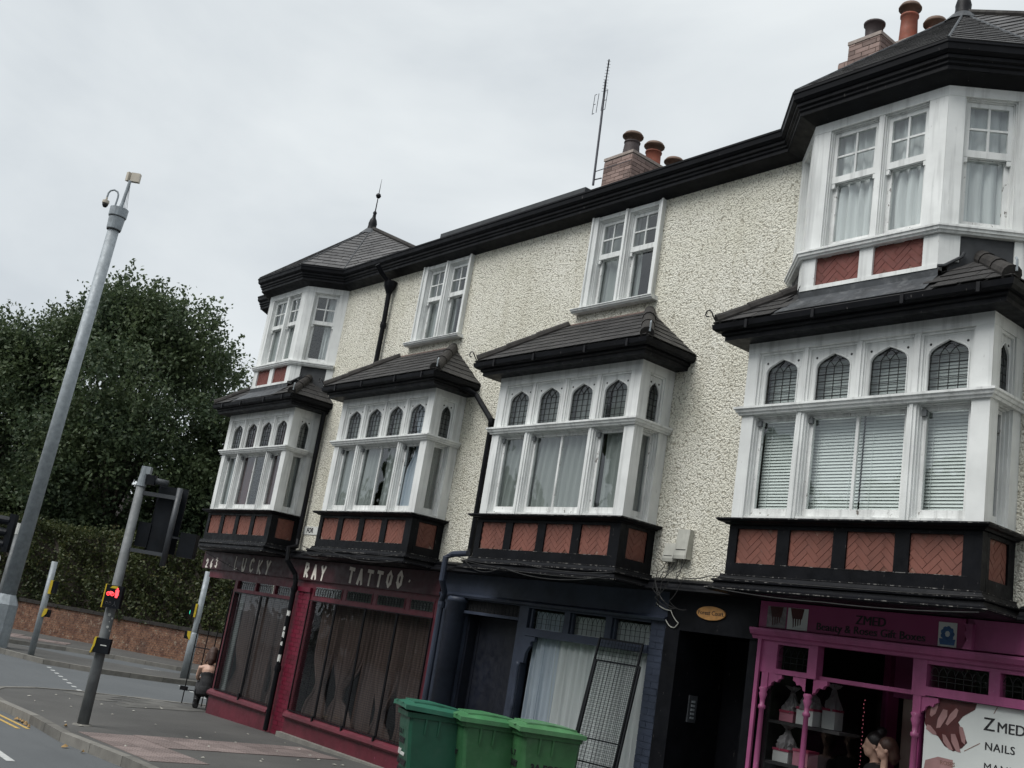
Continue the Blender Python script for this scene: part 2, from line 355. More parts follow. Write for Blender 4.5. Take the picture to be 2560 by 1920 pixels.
# ================================================================= GROUND
def gz(x): return 0.06 + 0.02*(max(x, -24.0) + 20)
def pave_mats():
    m, nt, bs = nodes('asphalt_road'); p = pos(nt)
    c = mixc(nt, ramp(nt, noise(nt, p, 0.5, 5), [(0.3, 0.0), (0.7, 1.0)]), (0.060, 0.067, 0.073), (0.088, 0.096, 0.102))
    c = mixc(nt, ramp(nt, noise(nt, pos(nt, (0.6, 5, 1)), 1.0, 4), [(0.5, 0.0), (0.75, 0.5)]), c, (0.05, 0.055, 0.06))
    c = mixc(nt, ramp(nt, noise(nt, p, 130, 3), [(0.35, 0.0), (0.75, 1.0)]), c, (0.12, 0.128, 0.132))
    nt.links.new(c, bs.inputs['Base Color']); bs.inputs['Roughness'].default_value = 0.82; bump(nt, bs, noise(nt, p, 160, 3), 0.5, 0.006)
    MATS['asphalt_road'] = m
    m, nt, bs = nodes('asphalt_path'); p = pos(nt)
    c = mixc(nt, ramp(nt, noise(nt, p, 0.7, 6), [(0.3, 0.0), (0.7, 1.0)]), (0.038, 0.038, 0.036), (0.082, 0.080, 0.075))
    c = mixc(nt, ramp(nt, noise(nt, p, 2.6, 6, 0.7), [(0.56, 0.0), (0.75, 0.7)]), c, (0.03, 0.03, 0.029))
    c = mixc(nt, ramp(nt, noise(nt, p, 23, 4, 0.7), [(0.69, 0.0), (0.72, 0.75)]), c, (0.17, 0.165, 0.15))
    c = mixc(nt, ramp(nt, noise(nt, p, 110, 3), [(0.35, 0.0), (0.75, 0.8)]), c, (0.10, 0.098, 0.094))
    nt.links.new(c, bs.inputs['Base Color']); bs.inputs['Roughness'].default_value = 0.85; bump(nt, bs, noise(nt, p, 140, 3), 0.5, 0.006)
    MATS['asphalt_path'] = m
pave_mats()
paint('kerb_stone', (0.165, 0.158, 0.142), 0.85, 0.35, 5, 90, 0.5, objrand=0.3, dust=(0.08, 0.077, 0.07))
paint('tactile_pink', (0.195, 0.155, 0.145), 0.85, 0.25, 4, 90, 0.4, objrand=0.25, dust=(0.14, 0.118, 0.11))
paint('slab_grey', (0.10, 0.098, 0.09), 0.85, 0.3, 4, 90, 0.4, objrand=0.3)
paint('line_white', (0.50, 0.51, 0.50), 0.7, 0.3, 14, 90, 0.2, chips=(0.08, 0.085, 0.09), chip_at=0.68)
paint('line_yellow', (0.50, 0.33, 0.09), 0.7, 0.3, 14, 90, 0.2, chips=(0.10, 0.09, 0.07), chip_at=0.72)
paint('litter_pale', (0.34, 0.33, 0.29), 0.8, 0.3, 30); paint('leaf_litter', (0.30, 0.19, 0.075), 0.8, 0.45, 30, objrand=0.4)

def sheet(name, pts, zoff, mat, thick=0.0, parent=None, kind=None):
    """ground polygon following gz(x); split at the change of fall, optionally with a skirt"""
    P = []
    for i in range(len(pts)):
        a, b = pts[i], pts[(i+1) % len(pts)]
        P.append(a)
        if (a[0]+24)*(b[0]+24) < 0:
            t = (-24-a[0])/(b[0]-a[0]); P.append((-24.0, a[1]+t*(b[1]-a[1])))
    bm = bmesh.new()
    top = [bm.verts.new((x, y, gz(x)+zoff)) for x, y in P]
    f = bm.faces.new(top)
    if thick:
        lo = [bm.verts.new((x, y, gz(x)+zoff-thick)) for x, y in P]
        n = len(P)
        for i in range(n): bm.faces.new((top[i], lo[i], lo[(i+1) % n], top[(i+1) % n]))
    bmesh.ops.triangulate(bm, faces=[f]); bmesh.ops.recalc_face_normals(bm, faces=bm.faces)
    if sum(fc.normal.z for fc in bm.faces) < 0: bmesh.ops.reverse_faces(bm, faces=bm.faces)
    me = bpy.data.meshes.new(name); bm.to_mesh(me); bm.free(); me.materials.append(mat)
    o = bpy.data.objects.new(name, me); COL.objects.link(o); adopt(o, parent)
    if kind: o['kind'] = kind
    return o
road = sheet('road', [(-400, -300), (300, -300), (300, 400), (-400, 400)], -0.11, M('asphalt_road'), kind='structure')

# near pavement in front of the shops, rounded at the junction
NEAR = [(3.0, -4.05), (-13.3, -4.18), (-15.2, -4.32), (-17.0, -4.20), (-18.8, -4.22), (-20.3, -4.05), (-21.3, -3.55), (-21.95, -2.75), (-22.15, -1.9), (-21.95, -0.9), (-21.75, 0.2), (-22.3, 6.0), (-23.5, 14.0)]
pavement = sheet('pavement', NEAR + [(-15, 14), (-15, 3.2), (3, 3.2)], 0.0, M('asphalt_path'), 0.16, kind='structure')
ISL = [(-28.0, 9.5), (-27.75, 3.2), (-27.85, 2.3), (-28.35, 0.7), (-29.3, -0.35), (-31.0, -0.85), (-33.5, -1.3), (-34.5, -1.0), (-34.0, 0.0), (-31.8, 1.2), (-30.2, 2.8), (-29.6, 5.0), (-29.8, 9.5)]
island = sheet('traffic_island', ISL, 0.0, M('asphalt_path'), 0.16, kind='structure')
FAR = [(-30.0, 10.5), (-31.2, 6.2), (-32.4, 4.6), (-34.0, 3.2), (-35.0, 2.0), (-35.6, 0.2), (-37.5, -2.5), (-60, -16), (-64, -9), (-41.7, 3.0), (-33.5, 8.4), (-28.5, 12.0)]
far_pavement = sheet('far_pavement', FAR, 0.0, M('asphalt_path'), 0.16, kind='structure')

def kerb_line(path, parent, w=0.13, ln=0.9, inward=1, drop=None):
    """individual kerb stones laid along a path, 12 mm proud of the paving"""
    for i in range(len(path)-1):
        a, b = Vector(path[i]), Vector(path[i+1]); L = (b-a).length; n = max(1, round(L/ln)); d = (b-a)/L; nrm = Vector((-d.y, d.x))*inward
        for k in range(n):
            p0 = a + d*(L*k/n + 0.006); p1 = a + d*(L*(k+1)/n - 0.006)
            q = [p0 - nrm*0.012, p1 - nrm*0.012, p1 + nrm*w, p0 + nrm*w]
            h = 0.012
            mb = MB()
            mb.prism([(v.x, v.y, gz(v.x)-0.17) for v in q], (0, 0, 0.17+h))
            for j in range(4, 8): pass
            mb.build('kerb_stone', M('kerb_stone'), parent)
kerb_line(NEAR[:12], pavement, inward=-1)
kerb_line(ISL[:8], island, inward=-1)
kerb_line([(-30.0, 10.5), (-31.2, 6.2), (-32.4, 4.6), (-34.0, 3.2), (-35.0, 2.0), (-35.6, 0.2), (-37.5, -2.5), (-44, -6.6)], far_pavement, inward=-1)

# blister paving at the crossing: shared slab mesh with 5 x 5 domes
def tactile_mesh():
    mb = MB().box(-0.196, 0.196, -0.196, 0.196, 0, 0.03)
    for i in range(5):
        for j in range(5):
            x, y = -0.155+0.0775*i, -0.155+0.0775*j
            mb.lathe((x, y, 0.03), [(0.016, -0.002), (0.010, 0.005)], 5)
    return mb.mesh('tactile_slab', M('tactile_pink'))
TAC = tactile_mesh(); PLAIN = MB().box(-0.196, 0.196, -0.196, 0.196, 0, 0.03).mesh('paving_slab', M('slab_grey'))
def slab_field(me, name, O, U, nu, nv, parent, zoff, keep=None):
    U = Vector(U).normalized(); V = Vector((-U.y, U.x)); ang = math.atan2(U.y, U.x)
    for i in range(nu):
        for j in range(nv):
            if keep and not keep(i, j): continue
            p = Vector(O) + U*(0.4*i+0.2) + V*(0.4*j+0.2)
            place(name, me, Matrix.Translation((p.x, p.y, gz(p.x)+zoff-0.03+random.uniform(-.002, .002))) @ Matrix.Rotation(ang, 4, 'Z') @ Matrix.Rotation(math.atan(-0.02*U.x), 4, 'Y'), parent)
slab_field(TAC, 'tactile_slab', (-15.45, -4.02), (1, 0.03), 6, 2, pavement, 0.010)
slab_field(TAC, 'tactile_slab', (-15.55, -3.20), (1, 0.03), 3, 7, pavement, 0.010)
slab_field(PLAIN, 'paving_slab', (-21.6, -2.3), (0.9, 0.25), 5, 5, pavement, 0.008, keep=lambda i, j: (i+j) % 7 != 3)
slab_field(TAC, 'tactile_slab', (-37.2, 0.2), (0.45, 0.89), 6, 3, far_pavement, 0.010)
slab_field(TAC, 'tactile_slab', (-38.6, -0.9), (0.45, 0.89), 6, 3, far_pavement, 0.010)

def mark(pts, mat, name='road_marking', z=-0.106):
    return sheet(name, pts, z, mat, parent=road)
def stripe(a, b, w, mat):
    a, b = Vector(a), Vector(b); d = (b-a).normalized(); n = Vector((-d.y, d.x))*w/2
    mark([tuple(a-n), tuple(b-n), tuple(b+n), tuple(a+n)], mat)
stripe((-24.0, -4.42), (-16.3, -4.42), 0.06, M('line_yellow')); stripe((-24.0, -4.57), (-16.25, -4.57), 0.06, M('line_yellow'))
for k in range(9):
    x, y = -28.6 + 0.68*k, -0.42 - 0.115*k
    stripe((x, y), (x+0.22, y-0.03), 0.10, M('line_white'))
for k in range(6):
    x, y = -27.4 + 0.62*k, 2.6 - 0.12*k
    stripe((x, y), (x+0.2, y-0.03), 0.10, M('line_white'))
for k in range(7): stripe((-33.6+0.45*k, 1.2+0.35*k), (-33.45+0.45*k, 1.3+0.35*k), 0.08, M('line_white'))
stripe((-31.9, 2.9), (-30.0, 6.8), 0.08, M('line_white'))
stripe((-13.2, -5.5), (-14.9, -5.42), 0.10, M('line_white'))

# pieces of litter and fallen leaves on the paving
def litter(x, y, s, mat, name, label, cat, group, h=0.012):
    mb = MB(); n = 6
    ring = [(x + s*random.uniform(.5, 1)*math.cos(6.283*k/n), y + s*random.uniform(.5, 1)*math.sin(6.283*k/n)) for k in range(n)]
    z = gz(x) + 0.004 + (0 if y > -4.2 else -0.11)
    mb.add([(px, py, z + random.uniform(0, h)) for px, py in ring] + [(x, y, z + h*1.6)], [(k, (k+1) % n, n) for k in range(n)])
    return T(mb.build(name, mat, None), label, cat, group)
for k in range(34):
    x, y = random.uniform(-21, -13.5), random.uniform(-3.9, -0.3)
    litter(x, y, random.uniform(0.02, 0.05), M('litter_pale'), 'litter_scrap', 'small pale scrap of litter lying on the dark pavement by the shops', 'litter', 'litter scraps on the pavement')
for k, (x, y) in enumerate([(-15.9, -4.05), (-17.1, -4.31), (-16.9, -4.32), (-16.75, -4.33), (-16.5, -4.36), (-14.6, -4.45), (-14.2, -4.35), (-17.3, -4.30), (-17.0, -4.30), (-16.85, -4.30), (-17.18, -4.33)]):
    litter(x, y, random.uniform(0.035, 0.065), M('leaf_litter'), 'fallen_leaf', 'brown and yellow fallen leaf lying along the kerb by the signal pole', 'leaf', 'fallen leaves along the kerb', 0.03)

# ================================================================= TERRACE
XB = [-20.69, -16.15, -11.77, -7.37]; BW = 2.775
XU = [-19.25, -5.985]                                   # centres of the canted upper bays
ZG = 3.15
XL_, XR_ = -21.35, 3.0                                  # ends of the terrace
terrace = empty('terrace_building', (-12, 0, 0.2), 'cream roughcast terrace with white bay windows, black eaves and shops below', 'building')
FW = Frame((0, 0, 0), (1, 0, 0), (0, -1, 0))            # facade frame: s = x
def wall_holes(mb, F, s0, s1, z0, z1, holes, d0, d1):
    cuts = sorted({s0, s1, *[h[0] for h in holes], *[h[1] for h in holes]})
    for a, b in zip(cuts[:-1], cuts[1:]):
        hs = sorted([(h[2], h[3]) for h in holes if h[0] <= a+1e-6 and h[1] >= b-1e-6]); z = z0
        for h0, h1 in hs:
            if h0 > z: mb.fbox(F, a, b, z, h0, d0, d1)
            z = max(z, h1)
        if z < z1: mb.fbox(F, a, b, z, z1, d0, d1)
SW = [(-15.20, -13.84), (-10.92, -9.56)]                # sash windows on the top floor
holes = [(x+0.08, x+BW-0.08, 3.55, 5.85) for x in XB] + [(a+0.03, b-0.03, 7.0, 8.40) for a, b in SW] + [(x-1.33, x+1.33, 6.9, 8.40) for x in XU]
mb = MB(); wall_holes(mb, FW, XL_, XR_, ZG, 8.50, holes, -0.30, 0.0)
mb.build('roughcast_wall', M('roughcast'), terrace)
mb = MB().box(XL_, XL_+0.3, 0.3, 8.5, ZG, 8.46)
mb.box(XR_-0.3, XR_, 0.3, 8.5, 0, 8.46); mb.box(XL_, XR_, 8.5, 8.8, 0, 8.46); mb.box(XL_, XL_+.3, 1.5, 8.5, 0, ZG-.003)
mb.build('end_wall', M('roughcast'), terrace)
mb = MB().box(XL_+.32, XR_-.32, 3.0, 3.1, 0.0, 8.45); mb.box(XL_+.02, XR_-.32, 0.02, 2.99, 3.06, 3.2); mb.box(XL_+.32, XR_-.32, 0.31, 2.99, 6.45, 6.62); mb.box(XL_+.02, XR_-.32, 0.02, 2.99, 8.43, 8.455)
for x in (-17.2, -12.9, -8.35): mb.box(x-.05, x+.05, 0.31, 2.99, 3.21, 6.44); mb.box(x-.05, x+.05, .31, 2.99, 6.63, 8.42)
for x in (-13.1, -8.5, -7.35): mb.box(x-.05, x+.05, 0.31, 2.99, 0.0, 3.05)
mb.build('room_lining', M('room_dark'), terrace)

# ---- eaves: soffit, moulded cornice and gutter follow wall and canted bays
EP = [(XL_-0.02, 0)]
for xc in XU: EP += [(xc-1.39, 0), (xc-0.79, -0.6), (xc+0.79, -0.6), (xc+1.39, 0)]
EP += [(XR_, 0)]
MB().sweep(EP, [(0.003, 8.398), (0.19, 8.470), (0.19, 8.52), (0.003, 8.46)]).build('soffit', M('black_paint'), terrace)
MB().sweep(EP, [(0.15, 8.472), (0.20, 8.462), (0.20, 8.503), (0.222, 8.52), (0.222, 8.55), (0.25, 8.562), (0.25, 8.60), (0.15, 8.60)]).build('eaves_cornice', M('black_paint'), terrace)
MB().sweep(EP, [(0.17, 8.603), (0.262, 8.603), (0.298, 8.632), (0.306, 8.69), (0.318, 8.70), (0.318, 8.725), (0.285, 8.725), (0.275, 8.69), (0.17, 8.685)]).build('gutter', M('black_paint'), terrace)
# main roof, laid low enough to stay behind the gutter
ZE = 8.72; PT = 0.62
def roof_plane(mb, x0, x1, y0, y1, t=0.05):
    z0, z1 = ZE + PT*(y0+0.27), ZE + PT*(y1+0.27)
    mb.add([(x0,y0,z0),(x1,y0,z0),(x1,y1,z1),(x0,y1,z1),(x0,y0,z0-t),(x1,y0,z0-t),(x1,y1,z1-t),(x0,y1,z1-t)], [(0,1,2,3),(7,6,5,4),(0,4,5,1),(1,5,6,2),(2,6,7,3),(3,7,4,0)])
mb = MB(); roof_plane(mb, XL_-0.1, XR_, -0.27, 4.25)
zr = ZE + PT*(4.25+0.27)
mb.add([(XL_-.1,4.25,zr),(XR_,4.25,zr),(XR_,9.1,8.6),(XL_-.1,9.1,8.6)], [(0,1,2,3)])
mb.build('main_roof', M('slate_deck'), terrace)
V_ = Vector((0, 1, PT)).normalized()

def clip(poly, a, b, c):
    """keep the part of a 2-D polygon where a*x+b*y<=c"""
    out = []
    for i in range(len(poly)):
        p, q = poly[i], poly[(i+1) % len(poly)]; fp, fq = a*p[0]+b*p[1]-c, a*q[0]+b*q[1]-c
        if fp <= 0: out.append(p)
        if fp*fq < 0:
            t = fp/(fp-fq); out.append((p[0]+t*(q[0]-p[0]), p[1]+t*(q[1]-p[1])))
    return out
SLATE_FULL = {}
def slates(parent, P0, U, V, poly, course=0.19, width=0.27, t=0.011, skip=None, mat='slate', lift=0.012):
    """lay individual slates over a convex roof face given in its own (u, v) plane"""
    U, V = Vector(U).normalized(), Vector(V).normalized(); N = U.cross(V).normalized()
    if N.z < 0: N = -N
    M4 = Matrix((U, V, N)).transposed().to_4x4(); M4.translation = Vector(P0)
    area = sum(poly[i][0]*poly[(i+1) % len(poly)][1] - poly[(i+1) % len(poly)][0]*poly[i][1] for i in range(len(poly)))
    if area < 0: poly = poly[::-1]
    u0, u1 = min(p[0] for p in poly), max(p[0] for p in poly); v1 = max(p[1] for p in poly); lap = 0.07
    r = 0
    while r*course < v1 - 0.02:
        va, vb = r*course, r*course + course + lap
        u = u0 - width*(0.5 if r % 2 else 0.0) - 0.03*(r % 3)
        while u < u1:
            g = 0.003
            q = [(u+g, va), (u+width-g, va), (u+width-g, vb), (u+g, vb)]
            full = True; c = q
            for i in range(len(poly)):
                ax, ay = poly[i]; bx_, by_ = poly[(i+1) % len(poly)]
                a, b = (by_-ay), -(bx_-ax); k = a*ax + b*ay
                if any(a*x+b*y > k+1e-9 for x, y in c):
                    full = False; c = clip(c, a, b, k)
                    if len(c) < 3: break
            if len(c) >= 3:
                ar = abs(sum(c[i][0]*c[(i+1) % len(c)][1] - c[(i+1) % len(c)][0]*c[i][1] for i in range(len(c))))/2
                cx, cy = sum(p[0] for p in c)/len(c), sum(p[1] for p in c)/len(c)
                wp = M4 @ Vector((cx, cy, 0))
                if ar > 0.004 and not (skip and skip(wp)):
                    key = (course, width, mat)
                    def mk(cc, ou, ov):
                        b = MB(); n = len(cc)
                        hh = lambda v: lift + t*1.5*(1-(v-va)/(vb-va))
                        b.add([(p[0]-ou, p[1]-ov, hh(p[1])) for p in cc] + [(p[0]-ou, p[1]-ov, hh(p[1])-t) for p in cc],
                              [tuple(range(n)), tuple(range(n, 2*n))[::-1]] + [(i, n+i, n+(i+1) % n, (i+1) % n) for i in range(n)])
                        return b.mesh('slate', M(mat), recalc=False)
                    if full:
                        if key not in SLATE_FULL: SLATE_FULL[key] = mk(q, u, va)
                        me = SLATE_FULL[key]
                    else: me = mk(c, u, va)
                    j = Matrix.Translation((random.uniform(-.002, .002), random.uniform(-.006, .006), random.uniform(0, .003)))
                    place('slate', me, M4 @ Matrix.Translation((u, va, 0)) @ j @ Matrix.Rotation(random.uniform(-.006, .006), 4, 'Z'), parent)
            u += width
        r += 1

# the lowest courses of the main roof peep over the gutter between the turrets
mr = MB(); roof_plane(mr, -17.6, -7.7, -0.30, -0.275, 0.02); mr_o = mr.build('verge_strip', M('slate'), terrace)
# a raised length of felted edge, as a later repair
MB().box(-14.55, -10.95, -.295, .25, 8.66, 8.815).build('roof_edge_repair', M('lead_dark'), terrace)

# ---- pointed turret roofs over the two canted bays
def turret(xc, tall):
    o = 0.29; e = mitre([(xc-3, 0), (xc-1.39, 0), (xc-0.79, -0.6), (xc+0.79, -0.6), (xc+1.39, 0), (xc+3, 0)], o)[1:5]
    ap = Vector((xc, 0.95, 10.36)); z = 8.725
    B = [Vector((x, y, z)) for x, y in e]
    L0, R0 = Vector((xc-.2, 2.37, 10.2)), Vector((xc+2.15, 0.95, 9.42))
    deck = MB(); deck.add([*B, ap, (xc-.3, 2.5, 9.7), (xc+1.0, 2.5, 9.7), L0, R0], [(0,1,4), (1,2,4), (2,3,4), (4,5,6), (3,8,4), (7,0,4)])
    root = deck.build('turret_roof', M('slate_deck'), terrace)
    for P, Q in ((B[0], B[1]), (B[1], B[2]), (B[2], B[3]), (B[3], R0)):
        U = (Q-P).normalized(); w = ap - P; V = (w - U*w.dot(U)).normalized()
        slates(root, P, U, V, [(0, 0), ((Q-P).length, 0), (w.dot(U), w.dot(V))], 0.165, 0.25)
    for k in (0, 1, 2, 3):                             # mitred hips with a thin leaded line
        pts = [B[k].lerp(ap, t) + Vector((0, 0, 0.03)) for t in (0, 0.5, 1)]
        MB().tube(pts, 0.016, 6).build('hip_roll', M('lead_dark' if xc < -10 else 'lead'), root)
    for q in (L0, R0):
        MB().tube([q.lerp(ap, t) + Vector((0, 0, 0.04)) for t in (0.0, 0.5, 1)], 0.05, 8).build('ridge_tile', M('hip_clay'), root)
    MB().lathe(ap + Vector((0, 0, -.16)), [(0.26, 0), (0.18, 0.09), (0.13, .15)], 12).build('lead_saddle', M('lead'), root)
    f = MB().lathe(ap + Vector((0, 0, -.06)), [(0.115, 0), (0.105, .06), (0.09, .15), (0.094, .20), (0.075, .28), (0.042, .34), (0.032, .42), (.045, .45), (0.032, .48), (.012, .51)], 14, ).build('finial', M('black_iron'), root, smooth=True)
    if tall:
        mb = MB().tube([ap + Vector((0, 0, .42)), ap + Vector((0, 0, .8)), ap + Vector((0, 0, 1.2))], [0.014, 0.010, 0.003], 6)
        mb.lathe(ap + Vector((0, 0, .80)), [(0.01, -.06), (0.042, -.042), (.06, 0), (.042, .042), (0.01, .06)], 10)
        mb.build('finial_rod', M('black_iron'), root)
turret(XU[0], True); turret(XU[1], False)

# ---- bricks
BRK = {}
def brick_mesh(mat, w, d, h):
    k = (mat, w, d, h)
    if k not in BRK: BRK[k] = MB().box(0, w, 0, d, 0, h).mesh('brick', M(mat))
    return BRK[k]
def brick_face(parent, F, s0, s1, z0, z1, mat, bw=0.215, bh=0.065, j=0.010, d=0.012, shift=0.0):
    me = brick_mesh(mat, 1, d, 1)
    R4 = Matrix((F.S, -F.N, Vector((0, 0, 1)))).transposed().to_4x4()
    r = 0; z = z0
    while z < z1 - 0.02:
        zt = min(z + bh, z1); s = s0 - (0.5*(bw+j) if r % 2 else 0.0) - shift
        while s < s1 - 0.01:
            a, b = max(s, s0), min(s+bw, s1)
            if b-a > 0.025:
                place('brick', me, Matrix.Translation(F(a, z, d + random.uniform(-.002, .002))) @ R4 @ Matrix.Diagonal((b-a, 1, zt-z, 1)), parent)
            s += bw + j
        z += bh + j; r += 1
HER = None
def herringbone(parent, F, s0, s1, z0, z1, mat, openings):
    """diagonal herringbone bricks behind the timber frame; pieces wholly hidden are not laid"""
    L, B = 0.20, 0.0635; j = 0.0055
    me = BRK.setdefault(('her', mat), MB().box(-L/2+j/2, L/2-j/2, 0, 0.012, -B/2+j/2, B/2-j/2).mesh('brick', M(mat)))
    R4 = Matrix((F.S, -F.N, Vector((0, 0, 1)))).transposed().to_4x4()
    c = math.sqrt(.5)
    seen = set()
    for i in range(-60, 60):
        for k in range(-14, 30):
            for o in (0, 1):
                # herringbone lattice in rotated axes: steps (B,B) along the zigzag and (L,-L)... built from unit moves
                a = i*B + k*L; b = i*B - k*L
                if o == 0: px, py, ang = a + L/2, b + B/2, 45
                else: px, py, ang = a - B/2 + 0.0, b + L/2 + 0.0, 135
                s = s0 + (px - py)*c; z = z0 + (px + py)*c
                hit = False
                for (a0, a1, b0, b1) in openings:
                    if a0-0.085 < s < a1+0.085 and b0-0.03 < z < b1+0.03: hit = True
                if not hit or s < 0.10 or s > s1-s0-0.10: continue
                key = (round(s, 3), round(z, 3), o)
                if key in seen: continue
                seen.add(key)
                # corners must reach into an opening
                ca, sa = math.cos(R_(ang)), math.sin(R_(ang)); ok = False
                for u, v in ((-.5, 0), (.5, 0), (0, 0), (-.5, .5), (.5, .5), (-.5, -.5), (.5, -.5), (0, .5), (0, -.5)):
                    x, y = s + u*L*ca - v*B*sa, z + u*L*sa + v*B*ca
                    for (a0, a1, b0, b1) in openings:
                        if a0 < x < a1 and b0 < y < b1: ok = True
                if ok:
                    place('brick', me, Matrix.Translation(F(s, z, random.uniform(-.002, .001))) @ R4 @ Matrix.Rotation(-R_(ang), 4, 'Y'), parent)

# ---- windows
def arch_pts(a, z0, spring, apex):
    h = apex - spring
    left = [(-a, spring), (-0.955*a, spring+0.22*h), (-0.83*a, spring+0.42*h), (-0.60*a, spring+0.62*h), (-0.30*a, spring+0.82*h), (0, apex)]
    return [(-a, z0)] + left + [(-x, z) for x, z in left[-2::-1]] + [(a, z0)]
def arch_light(parent, F, s0, s1, z0, z1, a, spring, apex, ncol=4):
    """board with a pointed opening, two drilled holes, leaded glass behind"""
    c = (s0+s1)/2; P = arch_pts(a, z0, spring, apex); d1, d0 = -0.045, -0.078
    mb = MB()
    def quad(q):
        mb.add([F(c+x, z, d1) for x, z in q], [(0, 1, 2, 3)])
    L, Rr = s0-c, s1-c
    for sg, e in ((1, L), (-1, Rr)):
        sp = P[1][1]
        quad([(e, z0), (-a*sg, z0), (-a*sg, sp), (e, sp)]); quad([(e, sp), (-a*sg, sp), (-a*sg, z1), (e, z1)])
    for i in range(1, len(P)-2):
        (xa, za), (xb, zb) = P[i], P[i+1]
        quad([(xa, za), (xb, zb), (xb, z1), (xa, z1)])
    for i in range(len(P)-1):
        (xa, za), (xb, zb) = P[i], P[i+1]
        mb.add([F(c+xa, za, d1), F(c+xb, zb, d1), F(c+xb, zb, d0), F(c+xa, za, d0)], [(0, 1, 2, 3)])
    mb.build('arch_panel', M('white_paint'), parent)
    # raised bead round the opening
    MB().tube([F(c+x*1.05, z+(0.008 if z > spring else 0), d1+0.002) for x, z in P], 0.009, 6).build('arch_bead', M('white_paint'), parent)
    dk = MB()
    for sg in (-1, 1):
        q = F(c + sg*(min(-L, Rr) - 0.045), z1 - 0.075, d1); dk.lathe(q, [(0.0135, -0.002), (0.0135, 0.0015)], 8, F.N)
    dk.build('drilled_hole', M('letter_black'), parent)
    g = MB(); g.add([F(c+x, z, -0.070) for x, z in P[::-1]], [tuple(range(len(P)))]); g.build('pane', M('lead_glass'), parent, recalc=False)
    ld = MB(); dd = -0.065
    def bar(p, q): ld.tube([F(c+p[0], p[1], dd), F(c+q[0], q[1], dd)], 0.0042, 4)
    def top(x):
        for i in range(1, len(P)-2):
            if P[i][0] <= x <= P[i+1][0]: return P[i][1] + (P[i+1][1]-P[i][1])*(x-P[i][0])/max(1e-6, P[i+1][0]-P[i][0])
        return spring
    w = 2*a/ncol
    for k in range(1, ncol): bar((-a+w*k, z0), (-a+w*k, spring+0.01))
    nz = 5; 
    for k in range(1, nz+1):
        z = z0 + (spring+0.01-z0)*k/nz
        bar((-a, z), (a, z))
    for k in range(ncol-1):                     # intersecting arcs in the head
        x0_, x1_ = -a+w*k, -a+w*(k+2); xm = (x0_+x1_)/2; zt = min(top(xm)-0.004, spring+0.12)
        for xe in (x0_, x1_):
            pts = [(xe + (xm-xe)*t, spring+0.01 + (zt-spring-0.01)*math.sin(t*math.pi/2)) for t in (0, .35, .7, 1)]
            for p, q in zip(pts[:-1], pts[1:]):
                if p[1] < top(p[0])+.01: bar(p, q)
    for p, q in zip(P[:-1], P[1:]): bar((p[0]*.975, p[1]-.003), (q[0]*.975, q[1]-.003))
    ld.build('leading', M('leaded'), parent)

def casement(parent, F, s0, s1, z0, z1, bars=(), dep=-0.088, stile=0.040, bot=0.09, top=0.035, glass='window_glass', mat='white_paint', horns=True):
    mb = MB()
    mb.fbox(F, s0, s1, z0, z0+bot, dep-0.04, dep); mb.fbox(F, s0, s1, z1-top, z1, dep-0.04, dep)
    mb.fbox(F, s0, s0+stile, z0+bot, z1-top, dep-0.04, dep); mb.fbox(F, s1-stile, s1, z0+bot, z1-top, dep-0.04, dep)
    for b in bars: mb.fbox(F, b-0.016, b+0.016, z0+bot, z1-top, dep-0.035, dep-0.004)
    mb.build('sash', M('white_worn'), parent)
    edges = [s0+stile] + [b for b in bars] + [s1-stile]
    for a, b in zip(edges[:-1], edges[1:]):
        e0 = a + (0.016 if a in bars else 0); e1 = b - (0.016 if b in bars else 0)
        MB().add([F(e0, z0+bot, dep-0.02), F(e1, z0+bot, dep-0.02), F(e1, z1-top, dep-0.02), F(e0, z1-top, dep-0.02)], [(0, 1, 2, 3)]).build('pane', M(glass), parent, recalc=False)
def sash_pair(parent, F, s0, s1, z0, zm, z1, dep=-0.06, glass='window_glass'):
    """vertical sliding sash: 2 x 2 upper light standing proud of a single lower light"""
    st = 0.042; up = MB(); d = dep
    up.fbox(F, s0, s1, zm-0.035, zm+0.04, d-0.04, d); up.fbox(F, s0, s1, z1-0.05, z1, d-0.04, d)
    up.fbox(F, s0, s0+st, zm+0.04, z1-0.05, d-0.04, d); up.fbox(F, s1-st, s1, zm+0.04, z1-0.05, d-0.04, d)
    sm, zz = (s0+s1)/2, (zm+0.04+z1-0.05)/2
    up.fbox(F, sm-0.011, sm+0.011, zm+0.04, z1-0.05, d-0.035, d-0.005); up.fbox(F, s0+st, s1-st, zz-0.011, zz+0.011, d-0.033, d-0.007)
    for s in (s0, s1-0.04): up.fbox(F, s, s+0.04, zm-0.09, zm-0.036, d-0.03, d-0.004)
    up.build('upper_sash', M('white_paint'), parent)
    for a, b in ((s0+st, sm-0.011), (sm+0.011, s1-st)):
        for e, f in ((zm+0.04, zz-0.011), (zz+0.011, z1-0.05)):
            MB().add([F(a, e, d-0.02), F(b, e, d-0.02), F(b, f, d-0.02), F(a, f, d-0.02)], [(0, 1, 2, 3)]).build('pane', M(glass), parent, recalc=False)
    lo = MB(); d = dep-0.045
    lo.fbox(F, s0, s1, z0, z0+0.075, d-0.04, d); lo.fbox(F, s0, s1, zm-0.04, zm, d-0.04, d-0.002)
    lo.fbox(F, s0, s0+st+.008, z0+0.075, zm-0.04, d-0.04, d); lo.fbox(F, s1-st-.008, s1, z0+0.075, zm-0.04, d-0.04, d)
    lo.build('lower_sash', M('white_worn'), parent)
    MB().add([F(s0+st, z0+0.075, d-0.02), F(s1-st, z0+0.075, d-0.02), F(s1-st, zm-0.04, d-0.02), F(s0+st, zm-0.04, d-0.02)], [(0, 1, 2, 3)]).build('pane', M(glass), parent, recalc=False)
